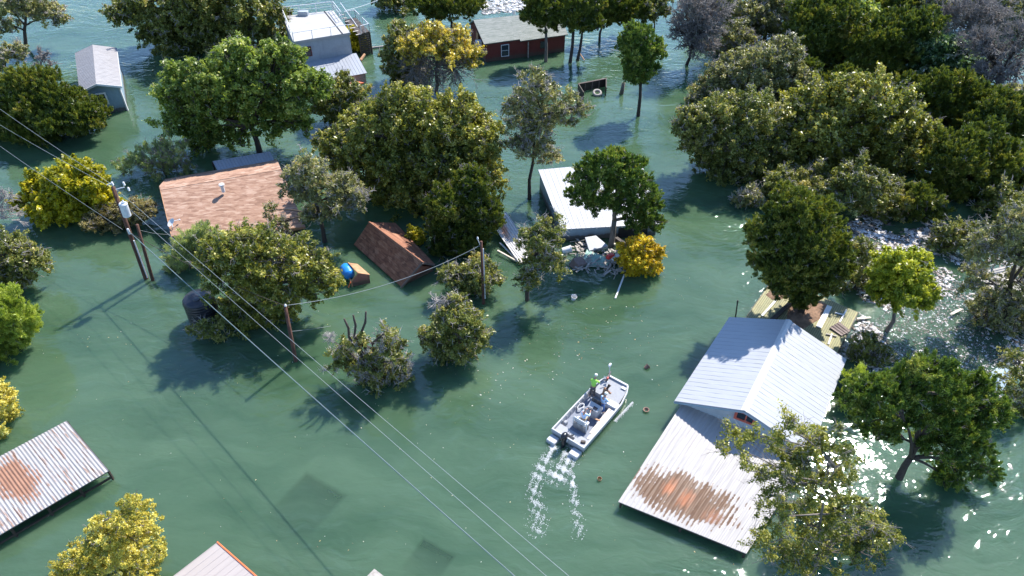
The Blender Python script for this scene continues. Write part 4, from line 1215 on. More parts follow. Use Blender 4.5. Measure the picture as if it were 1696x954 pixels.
def railing(parent, pts, h, n, mat, r=.035, mid=True):
    mb = MB(); up = A(0, 0, h)
    for a, b in zip(pts[:-1], pts[1:]):
        mb.tube([a + up, b + up], r, 6)
        if mid: mb.tube([a + up * .5, b + up * .5], r * .6, 5)
        for i in range(n + 1):
            p = lerp(a, b, i / n); mb.tube([p, p + up], r, 6)
    return mb.build('railing', mat, parent)


railing(h, [lerp(a3, cen, .02), lerp(a2, cen, .02)], 1.0, 3, M['white_paint'], .04, False)
railing(h, [lerp(a3, cen, .02), lerp(a0, cen, .02), lerp(a1, cen, .02)], 1.15, 3, M['white_paint'], .05, True)
railing(h, [a1 + wr * .1, lerp(a1, a2, .5) + wr * .1], 1.15, 3, M['white_paint'], .05, True)
mb = MB(); mb.bbox(lerp(lerp(a0, a1, .38), cen, .12) + A(0, 0, .28), (1.3, .8, .55), .06); mb.build('roof_unit', M['grey_wall'], h)
mb = MB(); mb.bar(lerp(a1, a0, .18) + A(0, 0, .03), lerp(a2, a3, .14) + A(0, 0, .03), .12, .05); mb.build('deck_seam', M['dark'], h)
b0, b1, b2, b3 = at(500, 98, 1.9), at(590, 88, 1.9), at(608, 121, 1.25), at(519, 137, 1.25)
mb = MB(); mb.panel(b0, b1, b2, b3, .42, .03, .06, 'rib', .01, 8); lo = mb.build('porch_roof', M['galv'], h)
mb = MB(); P = [lerp(p, (b0 + b1 + b2 + b3) / 4, .06) - A(0, 0, .12) for p in (b0, b1, b2, b3)]
mb.add([A(p[0], p[1], -2.5) for p in P] + P, [(0, 1, 5, 4), (1, 2, 6, 5), (2, 3, 7, 6), (3, 0, 4, 7)])
mb.build('porch_wall', M['grey_wood'], h)
# stair landing on the right side
Z = 3.0
s0, s1, s2, s3 = at(572, 32, Z), at(589, 29, Z), at(612, 52, Z), at(594, 57, Z)
h2 = thing('stair_landing', 'dark stair landing with white rails on the right side of the grey house', 'stairs', A(s2[0], s2[1], 0))
mb = MB(); mb.slab([s0, s1, s2, s3], .15); mb.build('landing', M['dark_wood'], h2)
mb = MB()
for a, b in ((s1, s2), (s2, s3), (s0, s1)):
    for z in np.arange(.2, 2.8, .28): mb.bar(A(a[0], a[1], z), A(b[0], b[1], z), .05, .2)
for p in (s0, s1, s2, s3): mb.bar(A(p[0], p[1], -2.5), p - A(0, 0, .08), .16)
mb.build('skirt', M['dark_wood'], h2)
railing(h2, [s0, s1, lerp(s1, s2, .35)], 1.0, 2, M['white_paint'], .05, False)
railing(h2, [lerp(s1, s2, .55), s2, lerp(s2, s3, .75)], 1.0, 2, M['white_paint'], .05, False)
mb = MB(); t0, t1 = a1 + wr * .25 + A(0, 0, .1), s0 + A(0, 0, .1)
for i in range(7):
    p = lerp(lerp(a1, a2, .25) + wr * .5, s3, i / 6); mb.bar(p - wr * .35, p + wr * .35, .26, .05)
mb.build('stair_treads', M['grey_wood'], h2)
mb = MB(); st = lerp(a1, a2, .1) + wr * .9
mb.tube([st + A(0, 0, 1.1), s3 + A(0, 0, 1.0)], .05, 6); mb.build('handrail', M['white_paint'], h2)
mb = MB(); mb.bbox(at(604, 78, .3), (1.6, 1.2, 1.1), .1); tag(mb.build('black_crate', M['black_plastic']), 'black crate at the foot of the dark stair landing', 'crate')
mb = MB(); mb.tube(bez(at(572, 17, 4.8), at(598, 12, 3.2), at(626, 0, 3.2), 8), .03, 5)
tag(mb.build('rope', M['steel']), 'pale blue rope running from the roof deck railing to the top edge', 'rope')
mb = MB(); mb.tube([at(611, 80, .1), at(642, 76, .12)], [.17, .14], 8); tag(mb.build('floating_log', M['grey_wood']), 'pale log floating right of the grey house', 'log')
mb = MB(); mb.tube([at(597, 100, .1), at(604, 90, .5)], [.2, .16], 8); tag(mb.build('broken_post', M['tan_board']), 'broken tan post leaning at the corner of the low ribbed porch roof', 'post')
tree('leafy vine climbing the right corner of the grey house', (592, 95), [(575, 62, 10), (588, 58, 12), (594, 72, 12), (560, 66, 8), (580, 74, 10), (597, 84, 8), (548, 68, 6)], 'yellowgreen', name='climbing_vine', cat='vine', cov=1.2, trunk=.06)
mb = MB(); prof = [(.02, 0), (.32, .9), (.42, 1.8), (.36, 2.8), (.02, 3.6)]
mb.lathe(at(556, 147, .12), prof, 10, rotm((0, 1, 0), R(78))); tag(mb.build('overturned_kayak', M['orange_hull']), 'orange-red hull half hidden by trees below the ribbed porch roof', 'kayak')

# --- dark red house
R0, R1 = at(784, 33, 4.2), at(925, 18, 4.2)
F0, F1 = at(803, 76, 2.4), at(941, 57, 2.4)
ax = nrm(R1 - R0)
BK0, BK1 = R0 + A(-.9, 3.9, -1.9), R1 + A(-.9, 3.9, -1.9)
h = thing('house', 'dark red house with a grey-green shingle roof, half drowned among junipers at the top', 'house', A((R0[0] + R1[0]) / 2, (R0[1] + R1[1]) / 2, 0))
FM = lerp(F0, F1, .42); FMb = lerp(FM, lerp(R0, R1, .42), .07)
mb = MB()
mb.slab([R0, lerp(R0, R1, .42), FMb, lerp(F0, R0, .07)], .14)
mb.slab([lerp(R0, R1, .42), R1, F1, FM], .145)
mb.slab([BK0, BK1, R1 + A(0, 0, .01), R0 + A(0, 0, .01)], .14)
rf = mb.build('roof', M['grey_shingle'], h)
mb = MB(); mb.lathe(at(851, 20, 4.0), [(.22, -.3), (.22, .1), (.32, .15), (.30, .35), (.02, .42)], 12); mb.build('roof_vent', M['white_paint'], rf)
mb, wv = gable_walls(R0, R1, F0, F1, BK0, BK1, .12, .02, .16)
mb.build('wall', M['red_siding'], h)
fn = nrm(A((F0 - R0)[0], (F0 - R0)[1], 0) - ax * ((F0 - R0) @ ax)); fn[2] = 0
wl0, wl1 = wv[1], wv[6]
window(h, A(*lerp(wl0, wl1, .24)) * A(1, 1, 0) + A(0, 0, 1.25) + fn * .06, ax, 1.0, 1.5, fn, M['white_paint'])
window(h, A(*lerp(wl0, wl1, .72)) * A(1, 1, 0) + A(0, 0, 1.3) + fn * .06, ax, .8, .9, fn, M['dark_wood'])
mb = MB(); p = lerp(wl0, wl1, .52); mb.bar(A(p[0], p[1], -2) + fn * .4, A(p[0], p[1], 2.1) + fn * .4, .14); mb.build('porch_post', M['grey_wood'], h)
g0 = lerp(wv[1], wv[2], .45)
mb = MB(); mb.bbox(A(g0[0], g0[1], 1.9) - ax * .3, (.75, .9, .7), .06, rotm((0, 0, 1), math.atan2(ax[1], ax[0]))); ac = mb.build('air_conditioner', M['white_paint'], h)
mb = MB(); mb.box(A(g0[0], g0[1], 1.9) - ax * .69, (.02, .6, .45), rotm((0, 0, 1), math.atan2(ax[1], ax[0]))); mb.build('grille', M['grey_wood'], ac)
mb = MB(); g1 = lerp(wv[1], wv[2], .8); mb.box(A(g1[0], g1[1], 1.7) - ax * .03, (.06, 1.0, 2.2), rotm((0, 0, 1), math.atan2(ax[1], ax[0]))); mb.build('door', M['tan_board'], h)

# --- orange-tan shingle house
R0, R1 = at(264, 308, 3.0), at(462, 272, 3.0)
F0, F1 = at(284, 391, 1.2), at(506, 376, .6)
dn = nrm(np.cross(R1 - R0, A(0, 0, 1)))
BK0, BK1 = R0 - dn * 4.6 - A(0, 0, 1.9), R1 - dn * 4.6 - A(0, 0, 1.9)
h = thing('house', 'flooded house with a wide orange-tan shingle roof carrying a white vent', 'house', A((R0[0] + R1[0]) / 2, (R0[1] + R1[1]) / 2 - 2, 0))
mb = MB()
mb.slab([F0, F1, R1, R0], .12)
mb.slab([BK0, BK1, R1 + A(0, 0, .008), R0 + A(0, 0, .008)], .12)
rf = mb.build('roof', M['orange_shingle'], h)
mb = MB()
for a, b in ((R0, R1),):
    mb.slab([a + A(0, 0, .03), b + A(0, 0, .03), b + (F1 - R1) * .09 + A(0, 0, .03), a + (F0 - R0) * .09 + A(0, 0, .03)], .02)
mb.build('ridge_cap', M['orange_shingle'], rf)
mb = MB(); v = at(369, 313, 2.82)
mb.lathe(v, [(.15, -.3), (.15, .35), (.24, .37), (.24, .5), (.02, .6)], 14); mb.build('vent', M['white_paint'], rf)
mb, wv = gable_walls(R0, R1, F0, F1, BK0, BK1, .07, .03, .25)
mb.build('wall', M['tan_board'], h)
mb = MB(); mb.bar(F0 - A(0, 0, .1), F1 - A(0, 0, .1), .06, .16); mb.bar(R0 - A(0, 0, .08), F0 - A(0, 0, .08), .06, .16); mb.build('fascia', M['tan_board'], h)
sd_ = thing('satellite_dish', 'white satellite dish on the lower left corner of the orange-tan roof', 'satellite dish', at(287, 382, 1.36))
axd = np.array(Vector((-.45, -.35, .75)).normalized().to_track_quat('Z', 'Y').to_matrix())
mb = MB(); c = at(284, 369, 1.92); mb.lathe(c, [(.06, -.06), (.24, -.02), (.40, .07), (.385, .07), (.23, .0), (.02, -.03)], 18, axd); mb.build('reflector', M['white_paint'], sd_)
mb = MB(); mb.tube([c + axd @ A(0, .2, -.02), at(297, 364, 1.92)], .025, 6); mb.lathe(at(297, 364, 1.90), [(.02, -.08), (.07, -.06), (.07, .06), (.02, .08)], 8, axd); mb.build('feed_arm', M['steel'], sd_)
mb = MB(); mb.tube([at(287, 382, 1.22), at(286, 376, 1.66), c - axd @ A(0, 0, .05)], .035, 6); mb.build('mast', M['steel'], sd_)
g = [at(352, 267, 1.6), at(447, 251, 1.6), at(458, 272, 1.2), at(364, 290, 1.2)]
h = thing('lean_to', 'blueish tin lean-to roof behind the ridge of the orange-tan house', 'roof', (g[0] + g[2]) / 2 * A(1, 1, 0))
mb = MB(); mb.panel(g[0], g[1], g[2], g[3], .3, .02, .04, 'wave', .01, 9); mb.build('roof', M['galv'], h)
for p in g[:2]:
    mb = MB(); mb.bar(A(p[0], p[1] - .1, -2.5), p - A(0, .1, .05), .12); mb.build('post', M['dark_wood'], h)

F0_OR = F0 + A(.3, .2, .1)
# --- brown shingle house, tilted into the water
R0, R1 = at(611, 368, 2.25), at(699, 434, 2.25)
L0, L1 = at(586, 405, .15), at(664, 475, .15)
Q0, Q1 = at(655, 369, .75), at(720, 437, .75)
h = thing('house', 'half-drowned house with a brown shingle gable roof striped by tree shadows', 'house', A((R0[0] + R1[0]) / 2, (R0[1] + R1[1]) / 2, 0))
mb = MB(); mb.slab([L0, L1, R1, R0], .12); mb.slab([Q1, Q0, R0 + A(0, 0, .008), R1 + A(0, 0, .008)], .12)
rf = mb.build('roof', M['brown_shingle'], h)
mb = MB(); ax = nrm(R1 - R0); n = 22
for i in range(n):
    p = lerp(R0, R1, (i + .5) / n); w = np.linalg.norm(R1 - R0) / n
    for e in (L0, Q0):
        d = nrm(e - R0); 
        mb.slab([p - ax * w * .55 + A(0, 0, .06), p + ax * w * .55 + A(0, 0, .035), p + ax * w * .55 + d * .17 + A(0, 0, .03), p - ax * w * .55 + d * .17 + A(0, 0, .05)], .02)
mb.build('ridge_tiles', M['brown_shingle'], rf)
mb, wv = gable_walls(R0, R1, L0, L1, Q0, Q1, .1, .03, .5)
mb.build('wall', M['pink_wall'], h)
mb = MB()
for a, b in ((L1, R1), (R1, Q1)): mb.bar(a - A(0, 0, .1), b - A(0, 0, .1), .07, .16)
mb.build('fascia', M['brown_panel'], h)

# --- small tilted shed with a blue barrel
R0, R1 = at(577, 435, 1.25), at(593, 452, 1.25)
L0, L1 = at(570, 446, .55), at(582, 466, .55)
Q0, Q1 = at(592, 437, .85), at(613, 455, .85)
h = thing('pump_shed', 'tiny tilted tan-roofed shed holding a blue barrel', 'shed', A((R0[0] + R1[0]) / 2, (R0[1] + R1[1]) / 2, 0))
mb = MB(); mb.slab([Q1, Q0, R0, R1], .06); mb.build('roof', M['tan_board'], h)
mb = MB()
pe = [L1 * .9 + R1 * .1, R1 - A(0, 0, .07), Q1 * .92 + R1 * .08 - A(0, 0, .07)]
mb.add([A(pe[0][0], pe[0][1], -1.5), pe[0], pe[1], pe[2], A(pe[2][0], pe[2][1], -1.5)] + [p + A(-.05, .05, 0) for p in (A(pe[0][0], pe[0][1], -1.5), pe[0], pe[1], pe[2], A(pe[2][0], pe[2][1], -1.5))],
       [(0, 1, 2, 3, 4), (9, 8, 7, 6, 5), (0, 5, 6, 1), (1, 6, 7, 2), (2, 7, 8, 3), (3, 8, 9, 4)])
mb.build('wall', M['pink_wall'], h)
mb = MB()
for a, b in ((R0, R1), (L0, L1), (R1, L1), (R0, L0), (lerp(R0, R1, .55), lerp(L0, L1, .55)), (L1, A(L1[0], L1[1], -1)), (L0, A(L0[0], L0[1], -1))): mb.bar(a, b, .09)
mb.build('frame', M['tan_board'], h)
mb = MB(); bc = lerp(L0, R0, .35) * .6 + lerp(L1, R1, .35) * .4; ba = nrm(L1 - L0)
rot = np.array(Vector(tuple(ba)).to_track_quat('Z', 'Y').to_matrix())
mb.lathe(bc - A(.1, 0, 0), [(.05, -.75), (.42, -.62), (.46, -.5), (.46, -.15), (.48, -.1), (.46, -.05), (.46, .45), (.40, .58), (.05, .66)], 20, rot)
tag(mb.build('barrel', M['blue_plastic'], smooth=True), 'blue plastic barrel lying in the frame of the tiny tan-roofed shed', 'barrel')
mb = MB(); mb.tube([at(577, 476, .05), at(581, 467, .55)], .05, 6); tag(mb.build('orange_board', M['orange_hull']), 'short orange board standing in the water at the tiny shed', 'board')

# --- black water tank
c = at(327, 492, 2.3); base = A(c[0], c[1], 0); rt = 1.12
h = thing('water_tank', 'black round plastic water tank under the leaning olive tree', 'water tank', base)
prof = [(rt, -2), (rt, .2)]
for i in range(8): prof += [(rt + .03, .3 + i * .24), (rt, .38 + i * .24)]
prof += [(rt, 2.15), (rt - .08, 2.26), (.6, 2.42), (.05, 2.5)]
mb = MB(); mb.lathe(base, prof, 36); mb.build('body', M['black_plastic'], h)
for dx, dy in ((-.35, .05), (.1, -.4), (.55, .1)):
    z = 2.42 - .1 * math.hypot(dx, dy)
    mb = MB(); mb.lathe(base + A(dx, dy, z), [(.26, -.1), (.26, .06), (.23, .1), (.03, .12)], 18); mb.build('lid', M['black_plastic'], h)

# --- bright metal-roofed house, centre
B0, B1, B2, B3 = at(891, 281, 2.2), at(1062, 266, 2.2), at(1092, 371, 1.3), at(930, 380, 1.3)
h = thing('house', 'flooded building with a glaring white metal roof behind the dark green juniper', 'house', (B0 + B2) / 2 * A(1, 1, 0))
mb = MB(); mb.panel(B0, B1, B2, B3, .5, .025, .06, 'rib', .012, 10); mb.build('roof', M['glare_roof'], h)
cen = (B0 + B1 + B2 + B3) / 4
mb = MB(); P = [lerp(p, cen, .035) - A(0, 0, .1) for p in (B0, B1, B2, B3)]
mb.add([A(p[0], p[1], -2.5) for p in P] + P, [(0, 1, 5, 4), (1, 2, 6, 5), (2, 3, 7, 6), (3, 0, 4, 7)]); mb.build('wall', M['blue_siding'], h)
fr = nrm(B2 - B3); fn = nrm(np.cross(fr, A(0, 0, 1)))
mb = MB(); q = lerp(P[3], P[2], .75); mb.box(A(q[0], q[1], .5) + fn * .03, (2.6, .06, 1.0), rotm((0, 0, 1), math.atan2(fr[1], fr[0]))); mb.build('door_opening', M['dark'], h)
mb = MB()
for i in range(6):
    q = lerp(B3, B2, .1 + .13 * i) - A(0, 0, .08); mb.bar(q, q + fn * -.6 - A(0, 0, -.05), .1, .12)
mb.build('rafter_ends', M['white_paint'], h)

# ------------------------------------------------------------------ rescue boat and its crew
BO = A(5.418, 30.930, 0); BH = 51.79
boat = thing('work_boat', 'flat-bottomed grey aluminium work boat with console and black outboard, four people aboard', 'boat', BO, R(BH - 90))
bh = A(math.cos(R(BH)), math.sin(R(BH)), 0); bs = A(bh[1], -bh[0], 0)


def BW(x, y, z): return BO + bs * x + bh * y + A(0, 0, z)


def hull_ring(inset, z, zb=None):
    zb = z if zb is None else zb
    pts = [(-1.27, -3.08), (1.27, -3.08), (1.27, -.5), (1.24, 1.5), (1.05, 2.5), (.80, 3.08), (-.80, 3.08), (-1.05, 2.5), (-1.24, 1.5), (-1.27, -.5)]
    out = []
    for x, y in pts:
        xx = x - math.copysign(inset, x)
        yy = y - math.copysign(inset, y) if abs(y) > 3 else y
        t = max(0, min(1, (y - 1.0) / 2.1))
        out.append((xx, yy, z + (zb - z) * t * t))
    return out


rings = [hull_ring(.30, -.14, .22), hull_ring(.12, -.05, .30), hull_ring(.03, .25, .48), hull_ring(0, .56, .72), hull_ring(-.02, .62, .78), hull_ring(.10, .62, .78), hull_ring(.12, .52, .68), hull_ring(.17, .14, .2)]
mb = MB(); V = [p for r_ in rings for p in r_]; F = []
for k in range(len(rings) - 1):
    for i in range(10):
        j = (i + 1) % 10
        F.append((k * 10 + i, k * 10 + j, k * 10 + 10 + j, k * 10 + 10 + i))
F.append(tuple(range(9, -1, -1)))
mb.add(V, F); mb.build('hull', M['alu'], boat, local=True)
mb = MB(); mb.add([(x, y, .145) for x, y, z in hull_ring(.16, .14)], [tuple(range(10))]); mb.build('floor', M['alu_floor'], boat, local=True)
mb = MB()
mb.add([(-1.02, 1.42, .48), (1.02, 1.42, .48), (.92, 2.5, .62), (.68, 2.96, .68), (-.68, 2.96, .68), (-.92, 2.5, .62), (-1.08, 1.42, .15), (1.08, 1.42, .15)], [(0, 1, 2, 3, 4, 5), (6, 7, 1, 0)])
bd = mb.build('bow_deck', M['alu_deck'], boat, local=True)
mb = MB(); mb.box((.62, 2.72, .69), (.34, .22, .05)); mb.build('hatch', M['alu'], bd, local=True, root=boat)
mb = MB(); mb.bbox((0, 3.03, .77), (1.5, .16, .07), .02); mb.build('bow_rail', M['alu'], boat, local=True)
mb = MB()
for x0, x1, y0, y1, z in ((-1.12, -.30, -2.98, -2.25, .44), (.30, 1.12, -2.98, -2.25, .44), (-.3, .3, -2.62, -2.25, .43)):
    mb.box(((x0 + x1) / 2, (y0 + y1) / 2, z / 2 + .07), (x1 - x0 - .004, y1 - y0, z - .14))
mb.build('stern_deck', M['alu_deck'], boat, local=True)
mb = MB(); mb.box((.98, -.6, .30), (.2, 3.2, .30)); mb.build('side_box', M['alu'], boat, local=True)
for s in (-1, 1):
    mb = MB()
    for y in np.arange(-2.0, 1.4, .48): mb.box((s * 1.115, y, .35), (.045, .06, .40))
    mb.build('side_frame', M['alu'], boat, local=True)
    mb = MB(); mb.bbox((s * .86, -3.42, .12), (.66, .62, .26), .05); mb.build('stern_pod', M['alu'], boat, local=True)
# console
cn = MB()
cn.add([(-.34, -.42, .15), (.46, -.42, .15), (.46, .22, .15), (-.34, .22, .15), (-.34, -.36, .92), (.46, -.36, .92), (.46, .10, 1.12), (-.34, .10, 1.12), (-.34, .22, .9), (.46, .22, .9)],
       [(0, 1, 5, 4), (4, 5, 6, 7), (7, 6, 9, 8), (8, 9, 2, 3), (0, 4, 7, 8, 3), (1, 2, 9, 6, 5)])
co = cn.build('console', M['alu'], boat, local=True)
mb = MB(); mb.add([(-.33, .09, 1.125), (.45, .09, 1.125), (.38, .16, 1.42), (-.26, .16, 1.42), (-.33, .12, 1.125), (.45, .12, 1.125), (.38, .19, 1.42), (-.26, .19, 1.42)], [(0, 1, 2, 3), (7, 6, 5, 4), (0, 4, 5, 1), (1, 5, 6, 2), (2, 6, 7, 3), (3, 7, 4, 0)])
mb.build('windscreen', M['glass'], co, local=True, root=boat)
mb = MB()
wr_ = [(-.0 + .19 * math.cos(a), -.46 - .05 * math.sin(a), 1.02 + .18 * math.sin(a)) for a in np.linspace(0, 2 * math.pi, 17)]
mb.tube(wr_, .018, 6, False); mb.tube([(.0, -.36, 1.0), (.0, -.46, 1.02)], .025, 6); mb.tube([(-.19, -.46, 1.02), (.19, -.46, 1.02)], .012, 5)
mb.build('steering_wheel', M['black_plastic'], co, local=True, root=boat)
mb = MB(); mb.box((.2, -.2, 1.0), (.3, .2, .03), rotm((1, 0, 0), .4)); mb.build('dashboard', M['black_plastic'], co, local=True, root=boat)
mb = MB(); mb.bbox((-.1, .52, .36), (.62, .5, .42), .05); fs = mb.build('console_seat', M['alu_deck'], boat, local=True)
mb = MB(); mb.bbox((-.1, .52, .60), (.58, .46, .07), .03); mb.build('cushion', M['white_paint'], fs, local=True, root=boat)
# leaning seat
mb = MB(); mb.bbox((0, -1.5, .40), (.92, .52, .52), .06); se = mb.build('helm_seat', M['grey_wood'], boat, local=True)
mb = MB(); mb.bbox((0, -1.42, .70), (.9, .46, .09), .04); mb.build('cushion', M['white_paint'], se, local=True, root=boat)
mb = MB()
for z, rr in ((1.14, .05), (.95, .03)):
    mb.tube([(-.5, -1.66, .2 if z > 1 else z)] + [(-.5, -1.68, z - .1), (-.42, -1.72, z), (0, -1.76, z + .03), (.42, -1.72, z), (.5, -1.68, z - .1)] + ([(.5, -1.66, .2)] if z > 1 else [(.5, -1.66, z)]), rr, 8)
mb.build('backrest_frame', M['white_paint'], se, local=True, root=boat)
mb = MB(); mb.bbox((0, -1.72, .98), (.8, .07, .26), .03, rotm((1, 0, 0), .12)); mb.build('backrest', M['alu_deck'], se, local=True, root=boat)
mb = MB()
for x in np.linspace(-.36, .36, 6): mb.lathe((x, -1.78, 1.05), [(.04, 0), (.04, .22), (.025, .22), (.025, .02)], 8)
mb.build('rod_holder', M['steel'], se, local=True, root=boat)
# outboard
ob = thing_part = None
mb = MB()
prof = [(.02, .62), (.16, .60), (.2, .72), (.21, .95), (.19, 1.12), (.12, 1.2), (.02, 1.22)]
for k in range(1):
    n = 16; vs, fs = [], []
    for r_, z in prof:
        for i in range(n):
            a = 2 * math.pi * i / n
            vs.append((r_ * .95 * math.cos(a) - .1, -3.28 - .06 * (z - .6) + r_ * 1.45 * math.sin(a), z))
    for i in range(len(prof) - 1):
        for q in range(n):
            j = (q + 1) % n; fs.append((i * n + q, i * n + j, (i + 1) * n + j, (i + 1) * n + q))
    fs.append(tuple(range(n - 1, -1, -1))); fs.append(tuple((len(prof) - 1) * n + q for q in range(n)))
    mb.add(vs, fs)
om = mb.build('outboard_motor', M['cowl'], boat, smooth=True, local=True)
mb = MB(); mb.bbox((-.1, -3.32, .25), (.2, .34, .8), .06); mb.bbox((-.1, -3.40, -.25), (.1, .42, .6), .03); mb.box((-.1, -3.36, -.12), (.34, .5, .03)); mb.build('leg', M['cowl'], om, local=True, root=boat)
mb = MB(); mb.bbox((-.1, -3.1, .55), (.3, .14, .36), .03); mb.build('bracket', M['steel'], om, local=True, root=boat)
mb = MB(); mb.tube([(-.1, -2.95, .55), (.05, -2.6, .5), (.12, -2.3, .3)], .035, 6); mb.build('cable', M['rubber'], om, local=True, root=boat)
# trolling motor at the bow
mb = MB(); mb.bbox((-.72, 2.88, .86), (.16, .95, .10), .03, rotm((0, 0, 1), .25)); tm = mb.build('trolling_motor', M['black_plastic'], boat, local=True)
mb = MB(); mb.tube([(-.80, 3.12, .45), (-.86, 3.16, 1.55)], .028, 8); mb.build('shaft', M['steel'], tm, local=True, root=boat)
mb = MB(); mb.bbox((-.87, 3.18, 1.62), (.17, .30, .17), .05, rotm((1, 0, 0), .3)); mb.build('motor_head', M['white_paint'], tm, local=True, root=boat)
mb = MB(); mb.box((-.62, 2.62, .95), (.1, .14, .12)); mb.build('pedal', M['red'], tm, local=True, root=boat)
mb = MB(); mb.tube([(-.95, 2.7, .85), (-.45, 2.4, .82), (-.7, 2.0, .74)], .03, 6); mb.build('arm', M['steel'], tm, local=True, root=boat)


def boatitem(name, label, cat, mb, mat):
    for i, p in enumerate(mb.v): mb.v[i] = tuple(BW(*p))
    return tag(mb.build(name, mat), label, cat)


mb = MB(); mb.bbox((.70, 1.14, .36), (.82, .44, .40), .04); cl = boatitem('cooler', 'white cooler box on the boat floor behind the bow deck', 'cooler', mb, M['white_paint'])
mb = MB(); mb.bbox((.70, 1.14, .585), (.84, .46, .07), .03)
for i, p in enumerate(mb.v): mb.v[i] = tuple(BW(*p))
mb.build('lid', M['white_paint'], cl)
mb = MB(); mb.box((.83, -.5, .485), (.16, 2.5, .035), rotm((0, 0, 1), .04)); boatitem('plank', 'long pale plank lying along the starboard side of the boat', 'plank', mb, M['pale_wood'])
mb = MB(); mb.box((.62, -.55, .52), (.4, .1, .03), rotm((0, 0, 1), .2)); boatitem('paddle', 'short tan paddle across the long pale plank in the boat', 'paddle', mb, M['tan_board'])
mb = MB()
hose = [(-.92 + .16 * math.cos(a), -.15 + .32 * math.sin(a), .2 + .035 * a / 3.14) for a in np.linspace(0, 6 * math.pi, 50)]
mb.tube(hose, .022, 5); boatitem('hose', 'coiled pale hose on the boat floor left of the console', 'hose', mb, M['white_paint'])
mb = MB(); mb.bbox((.9, -2.6, .5), (.3, .2, .12), .03, rotm((0, 0, 1), .5)); boatitem('tackle_box', 'small dark box on the stern deck of the boat', 'box', mb, M['dark_wood'])
mb = MB(); mb.bbox((-.95, -1.9, .3), (.22, .3, .3), .05); boatitem('fuel_can', 'pale fuel can on the boat floor left of the helm seat', 'fuel can', mb, M['alu_deck'])


# ------------------------------------------------------------------ people
def skin(name, nodes, edges, mat, parent=None, sub=2, root=0):
    """grow one continuous surface round a skeleton: nodes are (x, y, z, rx, ry)"""
    me = bpy.data.meshes.new(name)
    base = np.array([n[:3] for n in nodes], float)
    me.from_pydata([tuple(p) for p in base], edges, [])
    o = bpy.data.objects.new(name, me)
    COL.objects.link(o)
    o.modifiers.new('skin', 'SKIN')
    for i, d in enumerate(me.skin_vertices[0].data):
        d.radius = (nodes[i][3], nodes[i][4])
        d.use_root = i == root
    s = o.modifiers.new('sub', 'SUBSURF'); s.levels = sub; s.render_levels = sub
    dg = bpy.context.evaluated_depsgraph_get()
    m2 = bpy.data.meshes.new_from_object(o.evaluated_get(dg))
    o.modifiers.clear(); o.data = m2; m2.name = name
    bpy.data.meshes.remove(me)
    m2.materials.clear(); m2.materials.append(mat)
    m2.polygons.foreach_set('use_smooth', [True] * len(m2.polygons))
    if parent: o.parent = parent
    return o


